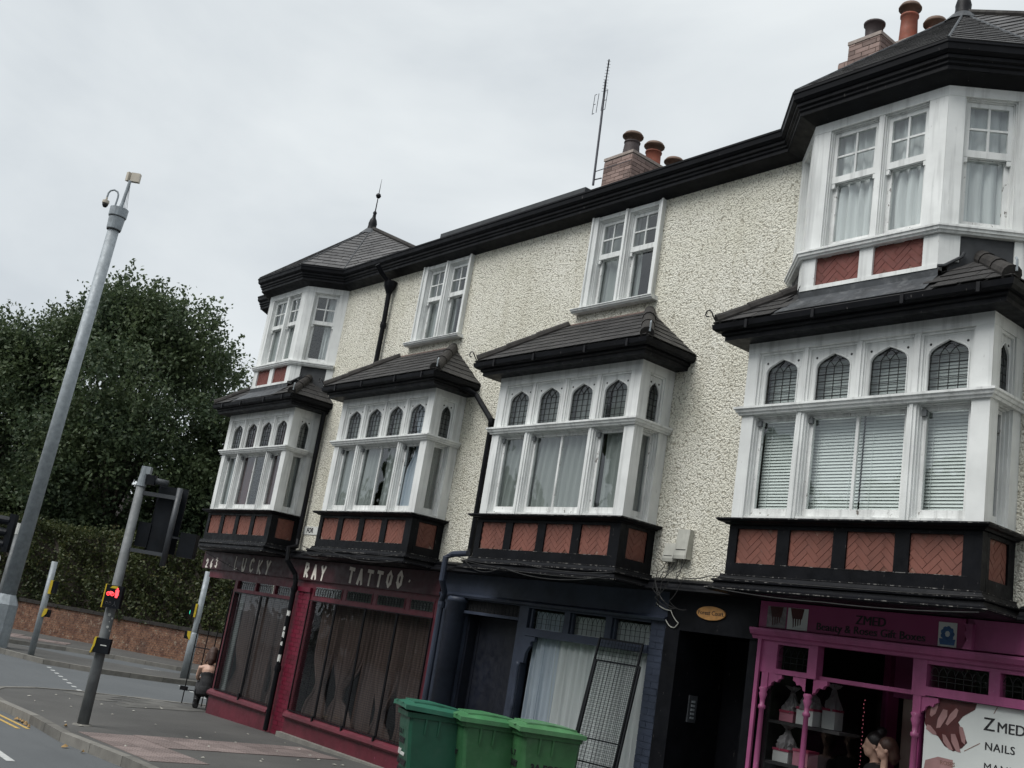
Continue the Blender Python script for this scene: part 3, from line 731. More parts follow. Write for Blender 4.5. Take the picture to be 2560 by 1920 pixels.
def lining(mb, F, s0, s1, z0, z1, steps=((0.014, -0.030), (0.012, -0.064)), back=-0.13, bottom=False):
    """stepped moulding inside an opening; returns the clear opening"""
    for w, d in steps:
        mb.fbox(F, s0, s0+w, z0, z1, back, d); mb.fbox(F, s1-w, s1, z0, z1, back, d); mb.fbox(F, s0+w, s1-w, z1-w, z1, back, d)
        s0, s1, z1 = s0+w, s1-w, z1-w
    return s0, s1, z0, z1

def curtain(F, s0, s1, z0, z1, d, mat, label, group, amp=0.03, waves=None, tie=None, lean=0.0, cat='curtain'):
    """hanging cloth with folds; tie=(z, centre, pinch) gathers it"""
    waves = waves or max(3, int((s1-s0)/0.11)); nu, nv = waves*6, 12; mb = MB(); ph = random.uniform(0, 6)
    vs = []
    for j in range(nv+1):
        z = z0 + (z1-z0)*j/nv
        for i in range(nu+1):
            t = i/nu; s = s0 + (s1-s0)*t
            s += 0.012*math.sin(t*23+ph) + lean*(z1-z)
            if tie:
                zt, ct, pin = tie; k = 1 - (1-pin)*math.exp(-((z-zt)/(0.34 if z > zt else 0.22))**2)
                s = ct + (s-ct)*k
            a = amp*(0.55 + 0.45*(1-j/nv))
            vs.append(F(s, z, d + a*math.sin(t*waves*6.283 + ph + 0.6*math.sin(j*0.5)) + 0.3*a*math.sin(t*waves*2.7*6.283+1.3)))
    mb.add(vs, [(j*(nu+1)+i, j*(nu+1)+i+1, (j+1)*(nu+1)+i+1, (j+1)*(nu+1)+i) for j in range(nv) for i in range(nu)])
    me = mb.mesh('curtain', M(mat), True, recalc=False); o = bpy.data.objects.new('curtain', me); COL.objects.link(o)
    return T(o, label, cat, group)
SLAT = {}
def blind(F, s0, s1, z0, z1, d, label):
    key = round(s1-s0, 3)
    root = empty('venetian_blind', F((s0+s1)/2, z0, d), label, 'blind', 'venetian blinds in the right-hand bay')
    if key not in SLAT: SLAT[key] = MB().add([(0,-.018,0),(key,-.018,0),(key,.018,0),(0,.018,0),(0,-.018,.0012),(key,-.018,.0012),(key,.018,.0012),(0,.018,.0012)],
        [(0,3,2,1),(4,5,6,7),(0,1,5,4),(1,2,6,5),(2,3,7,6),(3,0,4,7)]).mesh('slat', M('blind_slat'))
    R4 = Matrix((F.S, -F.N, Vector((0, 0, 1)))).transposed().to_4x4(); z = z0 + 0.01
    while z < z1 - 0.03:
        place('slat', SLAT[key], Matrix.Translation(F(s0, z, d)) @ R4 @ Matrix.Rotation(R_(66), 4, 'X'), root); z += 0.0335
    MB().fbox(F, s0, s1, z1-0.03, z1, d-0.015, d+0.015).build('head_rail', M('blind_slat'), root)
    mb = MB()
    for t in (0.18, 0.82): mb.tube([F(s0+(s1-s0)*t, z0, d+.017), F(s0+(s1-s0)*t, z1, d+.017)], 0.002, 4)
    mb.build('cord', M('blind_slat'), root)

ORD = ['leftmost', 'second', 'third', 'rightmost']
def bay(k):
    xL = XB[k]; xR = xL + BW; nm = ORD[k]
    Ff = Frame((xL, -0.6, 0), (1, 0, 0), (0, -1, 0)); Fr = Frame((xR, -0.6, 0), (0, 1, 0), (1, 0, 0)); Fl = Frame((xL, 0, 0), (0, -1, 0), (-1, 0, 0))
    path = [(xL, -0.003), (xL, -0.6), (xR, -0.6), (xR, -0.003)]
    m = MB()
    ZS, ZM, ZT = 3.918, 5.06, 5.905
    # front frame
    m.fbox(Ff, 0, 0.152, ZS, 5.765, -0.12, 0); m.fbox(Ff, BW-0.175, BW, ZS, 5.765, -0.12, 0)
    m.fbox(Ff, -0.003, BW+.003, 5.765, ZT, -0.12, 0.004)
    LW = [(0.152, 0.704), (0.802, 1.965), (2.06, BW-0.175)]
    UP = [(0.152, 0.726), (0.779, 1.368), (1.416, 1.993), (2.052, BW-0.175)]
    for a, b in ((0.704, 0.802), (1.965, 2.06)):
        m.fbox(Ff, a, b, ZS, ZM, -0.11, -0.004); m.fbox(Ff, a+.03, b-.03, ZS, ZM, -0.004, 0.012)
    for a, b in ((0.726, 0.779), (1.368, 1.416), (1.993, 2.052)): m.fbox(Ff, a, b, 5.15, 5.765, -0.11, -0.004)
    for a, b in LW: m.fbox(Ff, a, b, ZS, 3.958, -0.11, -0.012)
    cl = [lining(m, Ff, a, b, 3.958, ZM) for a, b in LW]; cu = [lining(m, Ff, a, b, 5.15, 5.765, ((0.026, -0.022), (0.018, -0.04))) for a, b in UP]
    # side frames
    for F, s0, s1 in ((Fr, 0.123, 0.597), (Fl, 0.003, 0.477)):
        m.fbox(F, s0, s1, 5.765, ZT-.002, -0.11, 0.002)
        wa, wb = (0.16, 0.44) if F is Fr else (0.16, 0.44)
        m.fbox(F, s0, wa, ZS, 5.765, -0.11, -0.004); m.fbox(F, wb, s1, ZS, 5.765, -0.11, -0.004)
        m.fbox(F, wa, wb, ZS, 3.958, -0.11, -0.012)
        cl.append((F,) + lining(m, F, wa, wb, 3.958, ZM)); cu.append((F,) + lining(m, F, wa, wb, 5.15, 5.765, ((0.024, -0.018),)))
    part = m.build('bay_window', M('white_paint'), terrace)
    T(part, f'white timber bay window, {nm} of the four')
    MB().sweep(path, [(-.09, 5.06), (.028, 5.06), (.036, 5.083), (.052, 5.088), (.06, 5.112), (.076, 5.122), (.076, 5.146), (-.09, 5.15)]).build('transom_rail', M('white_paint'), part)
    for q in cl:
        if len(q) == 4:
            s0, s1, z0, z1 = q; casement(part, Ff, s0, s1, z0, z1, ((s0+s1)/2,) if s1-s0 > .8 else ())
            hs = MB()
            hs.fbox(Ff, s0+.002, s0+.05, z1-.09, z1-.03, -.086, -.05); hs.build('sash_horn', M('letter_black' if False else 'galvanised_dark'), part)
        else:
            F, s0, s1, z0, z1 = q; casement(part, F, s0, s1, z0, z1, (), stile=.03)
    for q in cu:
        if len(q) == 4: s0, s1, z0, z1 = q; arch_light(part, Ff, s0, s1, z0, z1, 0.197, 5.53, 5.675)
        else: F, s0, s1, z0, z1 = q; arch_light(part, F, s0, s1, z0, z1, 0.093, 5.53, 5.672, 3)
    # black apron below the sill with brick panels
    PF = [(0.11, 0.62), (0.77, 1.28), (1.43, 1.94), (2.09, 2.60)]; zb0, zb1 = 3.45, 3.815
    ap = MB(); e = 0.0
    edges = [0.0] + [v for p in PF for v in p] + [BW]
    for a, b in zip(edges[0::2], edges[1::2]): ap.fbox(Ff, a, b, 3.45, 3.815, -0.09, e)
    ap.fbox(Ff, 0, BW, 3.815, 3.853, -0.09, e+.002); ap.fbox(Ff, 0, BW, 3.33, 3.45, -0.09, e+.002)
    for F, s0, s1, pa, pb in ((Fr, 0.092, 0.597, 0.14, 0.48), (Fl, 0.003, 0.508, 0.12, 0.46)):
        ap.fbox(F, s0, pa, zb0, zb1, -0.09, e); ap.fbox(F, pb, s1, zb0, zb1, -0.09, e); ap.fbox(F, s0, s1, zb1, 3.853, -.09, e+.002); ap.fbox(F, s0, s1, 3.33, zb0, -.09, e+.002)
    ap.build('apron_frame', M('black_paint'), part)
    for F_b, a_b, b_b in ((Ff, .1, BW-.1), (Fr, .11, .55)): MB().fbox(F_b, a_b, b_b, zb0-.04, zb1+.02, -.075, -.0265).build('brick_bed', M('mortar_pale'), part)
    herringbone(part, Frame(Ff(0, 0, -0.021), Ff.S, Ff.N), 0.0, BW, 3.45, 3.815, 'terracotta', [(a, b, zb0, zb1) for a, b in PF])
    herringbone(part, Frame(Fr(0, 0, -0.021), Fr.S, Fr.N), 0.0, 0.6, 3.45, 3.815, 'terracotta', [(0.14, 0.48, zb0, zb1)])
    MB().sweep(path, [(-.1, 3.856), (.03, 3.856), (.05, 3.872), (.09, 3.88), (.11, 3.897), (.11, 3.914), (-.1, 3.917)]).build('sill_cap', M('black_paint'), part)
    MB().sweep(path, [(-.12, 3.143), (.115, 3.143), (.135, 3.152), (.14, 3.175), (.12, 3.185), (.10, 3.19), (.08, 3.215), (.075, 3.232), (.095, 3.243), (.095, 3.265), (.05, 3.277), (.035, 3.31), (.035, 3.327), (-.12, 3.327)]).build('base_cornice', M('black_paint'), part)
    for o_, z_ in ((.1405, 3.166), (.0955, 3.258), (.0355, 3.322), (.1105, 3.905)): MB().sweep(path, [(o_-.003, z_-.004), (o_+.002, z_-.004), (o_+.002, z_+.004), (o_-.003, z_+.004)]).build('worn_edge', M('worn_edge'), part)
    MB().fbox(Ff, .12, BW-.12, 3.446, 3.452, -.01, .0045).build('worn_edge', M('worn_edge'), part)
    MB().box(xL+.05, xR-.05, -0.55, -0.004, 3.147, 3.25).build('bay_floor', M('black_paint'), part)
    # roof over the bay
    o = 0.30; z0 = 6.065; path2 = path
    eav = MB().sweep(path2, [(-.02, 5.885), (.20, 5.885), (.20, 5.93), (.23, 5.945), (.23, 5.975), (-.02, 5.975)]).build('bay_soffit', M('black_paint'), part)
    MB().sweep(path2, [(.16, 5.978), (.275, 5.978), (.305, 6.0), (.315, 6.055), (.285, 6.055), (.275, 6.02), (.16, 6.015)]).build('bay_gutter', M('black_paint'), part)
    if True:
        gb = MB()
        for s in (0.15, 1.0, 2.0, 2.75): gb.fbox(Ff, s, s+.035, 5.965, 6.06, .30, .324)
        gb.build('gutter_bracket', M('black_iron'), part)
    Ls = math.hypot(.9, .72); upper = k in (0, 3)
    A, B_, C_, D_ = (xL-o, -.6-o, z0), (xR+o, -.6-o, z0), (xR-.6, 0, z0+.72), (xL+.6, 0, z0+.72)
    rb = MB().add([A, B_, C_, D_, (xR+o, 0, z0), (xL-o, 0, z0)], [(0,1,2,3), (1,4,2), (5,0,3), (0,5,4,1)])
    roof = rb.build('bay_roof', M('slate_deck'), terrace)
    sk = None
    if upper:
        xc = XU[0 if k == 0 else 1]
        def sk(p):
            if abs(p.x-xc) < 0.86 and p.y < -0.3: return True
            return (p.y > -0.56 and abs(p.x-xc) < 1.33 - (0.6+p.y) * 0 - max(0, -p.y)) 
    W2 = BW+2*o
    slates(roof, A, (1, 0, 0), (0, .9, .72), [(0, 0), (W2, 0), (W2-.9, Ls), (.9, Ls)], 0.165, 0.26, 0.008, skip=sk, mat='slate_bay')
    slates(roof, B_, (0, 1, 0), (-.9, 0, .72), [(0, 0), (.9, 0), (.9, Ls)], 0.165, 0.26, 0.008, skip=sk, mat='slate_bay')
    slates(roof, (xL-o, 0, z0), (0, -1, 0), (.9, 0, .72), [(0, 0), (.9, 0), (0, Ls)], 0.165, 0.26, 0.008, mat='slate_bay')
    for P, Q in ((Vector(B_), Vector(C_)), (Vector(A), Vector(D_))):
        n = 3; t0 = 0.03; t1 = 0.98
        if upper: t1 = 0.83
        for i in range(n):
            a, b = P.lerp(Q, t0+(t1-t0)*i/n), P.lerp(Q, t0+(t1-t0)*(i+1.08)/n)
            MB().tube([a + Vector((0, 0, .012)), b + Vector((0, 0, .006))], [0.088, 0.078], 12).build('hip_tile', M('hip_clay'), roof, smooth=False)
        q = P.lerp(Q, 0.05)
        if P.x > xL+1: MB().tube([q+Vector((.06, -.02, .02)), q+Vector((.06, -.02, .13)), q+Vector((.04, 0, .16))], .012, 6).build('hip_bolt', M('galvanised'), roof)
    # scrolled hip iron at the left corner
    q = Vector(A) + Vector((0.02, 0.02, .02)); pts = [q + Vector((0, 0, 0)), q + Vector((-.03, -.03, .07))] + [q + Vector((-.07 + .045*math.cos(t), -.07, .10 + .04*math.sin(t))) for t in (0.3, 1.2, 2.1, 3.2, 4.2, 5.0)]
    MB().tube(pts, 0.008, 6).build('hip_iron', M('black_iron'), roof)
    if not upper:
        MB().fbox(FW, xL+.55, xR-.55, z0+.70, z0+.735, -0.02, .035).build('mortar_fillet', M('brick_chimney'), roof)
        sl = MB().prism([(xL-o+.02, -.003, z0+.02), (xL+.6, -.003, z0+.74), (xL+.6, -.003, z0+.70), (xL-o+.02, -.003, z0-.02)], (0, -.06, 0)); sl.prism([(xR+o-.02, -.003, z0+.03), (xR-.6, -.003, z0+.75), (xR-.6, -.003, z0+.70), (xR+o-.02, -.003, z0-.02)], (0, -.05, 0))
        sl.build('flashing', M('hip_clay'), roof)
    else:
        y0, y1 = -.885, -.60
        ld = MB(); zf = lambda y: z0 + (y+.9)*.8
        ld.add([(xc-.88, y0, zf(y0)+.022), (xc+.84, y0, zf(y0)+.022), (xc+.80, y1, zf(y1)+.03), (xc-.80, y1, zf(y1)+.03), (xc+.80, y1-.005, 6.42), (xc-.80, y1-.005, 6.42),
                (xc-.88, y0, zf(y0)+.016), (xc+.84, y0, zf(y0)+.016)], [(0,1,2,3), (3,2,4,5), (6,7,1,0)])
        ld.build('lead_apron', M('lead'), roof)
    return part
for k in range(4): bay(k)

# ---- canted bays on the top floor
def upper_bay(i):
    xc = XU[i]; side = ('left', 'right')[i]
    Ff = Frame((xc-.79, -.6, 0), (1, 0, 0), (0, -1, 0)); q = math.sqrt(.5); Lc = .6/q
    Fr = Frame((xc+.79, -.6, 0), (q, q, 0), (q, -q, 0)); Fl = Frame((xc-1.39, 0, 0), (q, -q, 0), (-q, -q, 0))
    path = [(xc-1.39, -0.003), (xc-.79, -.6), (xc+.79, -.6), (xc+1.39, -0.003)]
    m = MB(); Z0, Z1 = 6.865, 8.40
    m.sweep(path, [(-.10, 8.29), (.004, 8.29), (.004, 8.44), (-.10, 8.44)])
    m.fbox(Ff, 0.002, .205, Z0, 8.29, -.10, 0); m.fbox(Ff, 1.375, 1.578, Z0, 8.29, -.10, 0); m.fbox(Ff, .80, .865, Z0, 8.29, -.10, -.003)
    ops = [(Ff, .205, .80), (Ff, .865, 1.375)]
    for F in (Fr, Fl):
        m.fbox(F, 0.002, .17, Z0, 8.29, -.09, 0); m.fbox(F, Lc-.17, Lc-.002, Z0, 8.29, -.09, 0); ops.append((F, .17, Lc-.17))
    cl = []
    for F, a, b in ops:
        m.fbox(F, a, b, Z0, 6.905, -.10, -.008); cl.append((F,) + lining(m, F, a, b, 6.905, 8.29, ((.013, -.022), (.012, -.044))))
    part = m.build('canted_bay_window', M('white_paint'), terrace); T(part, f'canted white bay window at the {side} under its pointed slate roof')
    for F, s0, s1, z0, z1 in cl: sash_pair(part, F, s0, s1, z0, 7.695, z1)
    MB().sweep(path, [(-.1, 6.782), (.035, 6.782), (.042, 6.80), (.058, 6.806), (.062, 6.83), (.075, 6.838), (.075, 6.858), (-.1, 6.862)]).build('sill', M('white_paint'), part)
    sk = MB(); zb, zt = 6.455, 6.779
    for a, b in ((0, .165), (.70, .86), (1.415, 1.58)): sk.fbox(Ff, a, b, zb, zt, -.08, 0)
    sk.fbox(Ff, -.002, 1.582, 6.41, zb, -.08, .012)
    for F, st in ((Fr, 1), (Fl, -1)):
        if st > 0: sk.fbox(F, .002, .20, 6.50, zt, -.08, 0); sk.fbox(F, Lc-.14, Lc-.002, 6.4, zt, -.08, 0)
        else: sk.fbox(F, Lc-.20, Lc-.002, 6.50, zt, -.08, 0); sk.fbox(F, .002, .14, 6.4, zt, -.08, 0)
    sk.fpoly(Fr, [(.002, 6.45), (.06, 6.45), (.198, 6.53), (.198, 6.56), (.002, 6.56)], -.06, .002)
    sk.build('skirt_frame', M('white_paint'), part)
    MB().fbox(Ff, .02, 1.56, 6.40, 6.775, -.075, -.0345).build('brick_bed', M('mortar_pale'), part)
    herringbone(part, Frame(Ff(0, 0, -.029), Ff.S, Ff.N), 0, 1.58, zb, zt, 'terracotta_dark', [(.165, .70, zb, zt), (.86, 1.415, zb, zt)])
    for F in (Fr, Fl): MB().fbox(F, .1, Lc-.1, 6.15, zt, -.07, -.02).build('lead_panel', M('lead_dark'), part)
    tr = MB().tube([Fr(0, 6.43, .02), Fr(.06, 6.44, .02), Fr(.22, 6.55, .02), Fr(.24, 6.60, .01)], .016, 6); tr.build('flashing', M('lead_dark'), part)
    # curtains and blinds
    w = 'left' if i == 0 else 'right'
    for n, (F, s0, s1, z0, z1) in enumerate(cl):
        where = ['left front window', 'middle front window', 'angled right window', 'angled left window'][n]
        if i == 1: curtain(F, s0-.02, s1+.02, 6.92, 8.28, -.17, 'curtain_white', f'white curtain behind the {where} of the right-hand turret bay', 'white curtains in the turret bay', .035)
        else:
            if n in (0, 1, 3): curtain(F, s0-.02, s1+.02, 6.92, 8.28, -.17, 'curtain_grey', f'grey curtain behind the {where} of the left-hand turret bay', 'curtains in the left turret bay', .03)
            else: curtain(F, s0+(s1-s0)*.55, s1+.02, 6.92, 8.28, -.17, 'curtain_white', 'bunched white curtain at the side of the angled left-hand turret window', 'curtains in the left turret bay', .035)
upper_bay(0); upper_bay(1)

# ---- flush sash windows on the top floor
def top_sash(n):
    a, b = SW[n]; m = MB(); nm = ('left', 'right')[n]
    c = (a+b)/2
    m.fbox(FW, a, a+.105, 6.995, 8.398, -.16, .06); m.fbox(FW, b-.075, b, 6.995, 8.398, -.16, .06); m.fbox(FW, c-.05, c+.05, 6.995, 8.398, -.16, .05); m.fbox(FW, c-.02, c+.02, 6.995, 8.398, .05, .075)
    m.fbox(FW, a-.012, a+.018, 6.995, 8.398, .06, .085); m.fbox(FW, b-.018, b+.012, 6.995, 8.398, .06, .085)
    op = [(a+.105, c-.05), (c+.05, b-.075)]; cl = []
    for s0, s1 in op: m.fbox(FW, s0, s1, 6.995, 7.02, -.16, .02); m.fbox(FW, s0, s1, 8.34, 8.398, -.16, .045); cl.append(lining(m, FW, s0, s1, 7.02, 8.34, ((.013, .02), (.012, 0.0)), -.16))
    part = m.build('sash_window', M('white_paint'), terrace); T(part, f'paired white sash window on the top floor, {nm} one')
    for s0, s1, z0, z1 in cl: sash_pair(part, FW, s0, s1, z0, 7.785, z1, -.02)
    MB().sweep([(a-.14, -.003), (b+.07, -.003)], [(-.02, 6.935), (.10, 6.935), (.11, 6.95), (.125, 6.955), (.13, 6.975), (.14, 6.98), (.14, 6.992), (-.02, 6.994)]).build('sill', M('white_paint'), part)
    s0, s1, z0, z1 = cl[0]; curtain(FW, s0-.03, s1+.1, 7.0, 8.36, -.165, 'curtain_grey', f'grey curtain filling the left sash of the {nm} top floor window', 'curtains in the top floor sashes', .03)
    s0, s1, z0, z1 = cl[1]; curtain(FW, s0-.1, s0+.12, 7.0, 8.36, -.17, 'curtain_grey', f'narrow grey curtain edge in the right sash of the {nm} top floor window', 'curtains in the top floor sashes', .03, 3)
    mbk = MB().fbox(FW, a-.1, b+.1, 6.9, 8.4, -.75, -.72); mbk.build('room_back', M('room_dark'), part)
top_sash(0); top_sash(1)

# ---- curtains and blinds in the four lower bays
def FB(k): return Frame((XB[k], -.6, 0), (1, 0, 0), (0, -1, 0))
def FS(k): return Frame((XB[k]+BW, -.6, 0), (0, 1, 0), (1, 0, 0))
zc0, zc1 = 3.93, 5.72
def cur(k, a, b, mat, what, d=-.17, **kw):
    curtain(FB(k), a, b, zc0, zc1, d, mat, f'{what} of the {ORD[k]} bay window', 'curtains in the bay windows', **kw)
cur(0, .16, .62, 'curtain_grey', 'dull grey curtain behind the left light'); cur(0, .80, 1.22, 'curtain_red', 'dark red curtain at the left of the wide centre light')
cur(0, 2.08, 2.40, 'curtain_red', 'dark red curtain behind the right light')
cur(1, .14, .74, 'curtain_grey', 'grey net behind the left light'); cur(1, .78, 1.34, 'curtain_grey', 'grey net at the left of the wide centre light'); cur(1, 1.52, 2.0, 'curtain_grey', 'grey net at the right of the wide centre light')
cur(1, 2.10, 2.44, 'curtain_pale', 'pale blue curtain knotted behind the right light', tie=(4.98, 2.36, .25))
cur(2, .14, .74, 'curtain_grey', 'sagging grey net behind the left light', lean=-.1); cur(2, .78, 2.0, 'curtain_grey', 'sagging grey net across the wide centre light', lean=-.05, waves=9); cur(2, 2.16, 2.60, 'curtain_grey', 'grey net behind the right light')
for k in (0, 1, 2):
    curtain(FS(k), .08, .52, zc0, zc1, -.20, 'curtain_grey', f'grey net behind the side light of the {ORD[k]} bay window', 'curtains in the bay windows')
curtain(FS(3), .12, .30, zc0, 5.04, -.20, 'curtain_dark', 'dark curtain edge behind the side light of the rightmost bay window', 'curtains in the bay windows')
for a, b, w in ((.19, .74, 'left light'), (.78, 1.39, 'centre light, left half'), (1.41, 1.99, 'centre light, right half'), (2.04, 2.66, 'right light')):
    blind(FB(3), a, b, 3.97, 5.64, -.20, f'white venetian blind behind the {w} of the rightmost bay window')
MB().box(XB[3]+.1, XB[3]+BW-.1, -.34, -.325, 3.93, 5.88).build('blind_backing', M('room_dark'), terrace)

# ---- cornice over the shops between the bays
edges = [XL_-.3] + [v for x in XB for v in (x-.125, x+BW+.125)] + [XR_]
for a, b in zip(edges[0::2], edges[1::2]):
    MB().sweep([(a, -.003), (b, -.003)], [(-.02, 3.143), (.20, 3.143), (.215, 3.155), (.20, 3.175), (.15, 3.195), (.13, 3.23), (.14, 3.255), (.10, 3.28), (-.02, 3.31)]).build('shop_cornice', M('black_paint'), terrace)

# ---- chimneys
def pot(parent, x, y, z, h, r, body, cap, ribs=False, flare=False):
    pr = [(r*.98, 0), (r*1.0, .02), (r*.92, h*.5), (r*.86, h*.86), (r*.98, h*.88), (r*.98, h*.93), (r*.8, h*.95)]
    if flare: pr = [(r*.85, 0), (r*.9, h*.3), (r*.95, h*.85), (r*1.12, h*.88), (r*1.14, h*.97), (r*1.0, h)]
    if ribs:
        pr = [(r, 0)] + [(r*(1.0-.18*t+(.05 if i % 2 else 0)), h*.86*t) for i, t in enumerate(np.linspace(.03, 1, 16))] + [(r*.94, h*.88), (r*.94, h*.93), (r*.8, h*.95)]
    p = MB().lathe((x, y, z), pr, 18).build('chimney_pot', M(body), parent, smooth=True)
    if cap: MB().lathe((x, y, z+h*.93), [(r*.72, 0), (r*.72, .10), (r*1.20, .105), (r*1.22, .125), (r*1.0, .175), (r*.55, .21), (.02, .22)], 18).build('pot_cowl', M(cap), parent, smooth=True)
    return p
def chimney(x0, x1, y0, y1, z0, z1, name_label):
    core = MB().box(x0, x1, y0, y1, z0, z1-.02).build('chimney', M('mortar'), terrace); T(core, name_label)
    brick_face(core, Frame((x0, y0, 0), (1, 0, 0), (0, -1, 0)), 0, x1-x0, z0, z1-.03, 'brick_chimney')
    brick_face(core, Frame((x1, y0, 0), (0, 1, 0), (1, 0, 0)), 0, y1-y0, z0, z1-.03, 'brick_chimney', shift=.11)
    brick_face(core, Frame((x0, y1, 0), (0, -1, 0), (-1, 0, 0)), 0, y1-y0, z0, z1-.03, 'brick_chimney', shift=.11)
    MB().box(x0-.02, x1+.02, y0-.02, y1+.02, z1-.025, z1+.03).build('flaunching', M('mortar'), core)
    return core
c3 = chimney(-13.80, -13.08, 2.5, 4.9, 9.9, 11.22, 'brown brick chimney stack with four capped pots in a row, beside the tv aerial')
for j, (b, c, rb) in enumerate((('pot_dark', 'pot_cap', True), ('pot_red', 'pot_cap', False), ('pot_dark', 'pot_cap', True), ('pot_red', 'pot_cap', False))):
    pot(c3, -13.44, 2.78+.58*j, 11.24, (.40, .46, .38, .38)[j], .165, b, c, rb)
c4 = chimney(-8.30, -7.80, 2.0, 2.42, 9.9, 11.38, 'stepped brown brick chimney stack with wide brown pot, behind the right turret')
c4b = chimney(-7.90, -6.9, 2.424, 3.2, 9.9, 11.43, 'rear half of the stepped chimney carrying the red pots')
MB().box(-8.46, -8.305, 2.0, 2.42, 9.9, 11.12).build('chimney_step', M('brick_chimney'), c4)
brick_face(c4, Frame((-8.46, 2.0, 0), (1, 0, 0), (0, -1, 0)), 0, .155, 9.9, 11.10, 'brick_chimney')
pot(c4, -8.05, 2.20, 11.40, .33, .135, 'pot_dark', None, flare=True)
pot(c4b, -7.76, 2.62, 11.45, .56, .135, 'pot_red', 'pot_cap'); pot(c4b, -7.85, 3.0, 11.45, .20, .13, 'pot_red', 'pot_cap'); pot(c4b, -7.42, 2.75, 11.45, .22, .14, 'pot_red', 'pot_cap')

# ================================================================= SHOPFRONTS (plane y = 0)
def text_mesh(txt, size, bold=0.0, extrude=0.002, shear=0.0, spacing=1.0, align='LEFT'):
    cu = bpy.data.curves.new('text', 'FONT'); cu.body = txt; cu.size = size; cu.offset = bold; cu.extrude = extrude; cu.resolution_u = 3
    cu.shear = shear; cu.space_character = spacing; cu.align_x = align
    o = bpy.data.objects.new('text', cu); COL.objects.link(o)
    dg = bpy.context.evaluated_depsgraph_get(); dg.update()
    me = bpy.data.meshes.new_from_object(o.evaluated_get(dg)); bpy.data.objects.remove(o); bpy.data.curves.remove(cu)
    return me
def lettering(parent, F, s, z, d, txt, size, mat, bold=0.0, align='LEFT', wscale=1.0, rot=0.0, name='lettering', spacing=1.0):
    me = text_mesh(txt, size, bold, align=align, spacing=spacing); me.materials.clear(); me.materials.append(M(mat)); me.name = name
    R4 = Matrix((F.S, Vector((0, 0, 1)), F.N)).transposed().to_4x4()
    return place(name, me, Matrix.Translation(F(s, z, d)) @ R4 @ Matrix.Rotation(rot, 4, 'Z') @ Matrix.Diagonal((wscale, 1, 1, 1)), parent)
STROKE = {  # brush letters on a unit box: list of polylines
 'L': [[(0.1, 1), (0.05, .5), (0.08, 0), (.55, .03)]], 'U': [[(0, 1), (.02, .35), (.2, .03), (.45, .08), (.55, .4), (.58, 1)]],
 'C': [[(.6, .85), (.4, 1), (.12, .85), (.02, .45), (.15, .08), (.4, 0), (.62, .18)]], 'K': [[(.05, 1), (.05, 0)], [(.6, 1), (.1, .45), (.62, 0)]],
 'Y': [[(0, 1), (.3, .5)], [(.62, 1), (.3, .5), (.22, 0)]], 'R': [[(.05, 0), (.05, 1), (.45, .95), (.52, .7), (.38, .5), (.08, .48), (.55, 0)]],
 'A': [[(0, 0), (.3, 1), (.6, 0)], [(.12, .35), (.48, .35)]], 'T': [[(-.05, 1), (.65, .95)], [(.3, .97), (.26, 0)]],
 'O': [[(.3, 1), (.05, .75), (.02, .3), (.25, 0), (.5, .2), (.55, .7), (.3, 1)]],
 '2': [[(.03, .8), (.2, 1), (.45, .9), (.45, .65), (.05, .05), (.55, .05)]], '6': [[(.45, 1), (.12, .65), (.05, .25), (.25, 0), (.48, .15), (.42, .42), (.15, .4)]],
 '3': [[(.05, .9), (.3, 1), (.5, .8), (.3, .55), (.52, .3), (.35, 0), (.03, .1)]], '.': [[(.1, .38), (.16, .46)]]}
def brush(parent, F, s, z, h, txt, mat, d, w=0.03, adv=0.85, jit=0.02):
    for i, ch in enumerate(txt):
        mb = MB()
        if ch != ' ':
            k = random.uniform(-jit, jit)
            for pl in STROKE[ch]:
                P = [Vector((s + x*h*.9, z + y*h + k)) for x, y in pl]
                for p, q in zip(P[:-1], P[1:]):
                    t = (q-p).normalized(); n = Vector((-t.y, t.x))*w/2*random.uniform(.8, 1.25); e = t*w*.35
                    mb.fpoly(F, [tuple(p-n-e), tuple(q-n+e), tuple(q+n+e), tuple(p+n-e)], d, d+.003+random.uniform(0, .0008))
            mb.build('letter', M(mat), parent)
        s += h*adv
def shop_pane(parent, s0, s1, z0, z1, d=-.03, mat='shop_glass', F=None):
    F = F or FW
    return MB().add([F(s0, z0, d), F(s1, z0, d), F(s1, z1, d), F(s0, z1, d)], [(0, 1, 2, 3)]).build('pane', M(mat), parent, recalc=False)
def leaded_transom(parent, F, s0, s1, z0, z1, d=-.03, ncol=None, mat='leaded'):
    shop_pane(parent, s0, s1, z0, z1, d-.004, 'lead_glass', F)
    ld = MB(); n = ncol or max(4, round((s1-s0)/.085)); w = (s1-s0)/n; zs = z1 - (z1-z0)*.38
    for k in range(1, n): ld.tube([F(s0+w*k, z0, d), F(s0+w*k, zs, d)], .0035, 4)
    for z in (z0+(zs-z0)*.45, zs-.02): ld.tube([F(s0, z, d), F(s1, z, d)], .0035, 4)
    for k in range(n):
        pts = [F(s0+w*(k+t), zs + (z1-zs)*.8*math.sin(t*math.pi), d) for t in (0, .25, .5, .75, 1)]
        ld.tube(pts, .0035, 4)
    ld.build('leading', M(mat), parent)
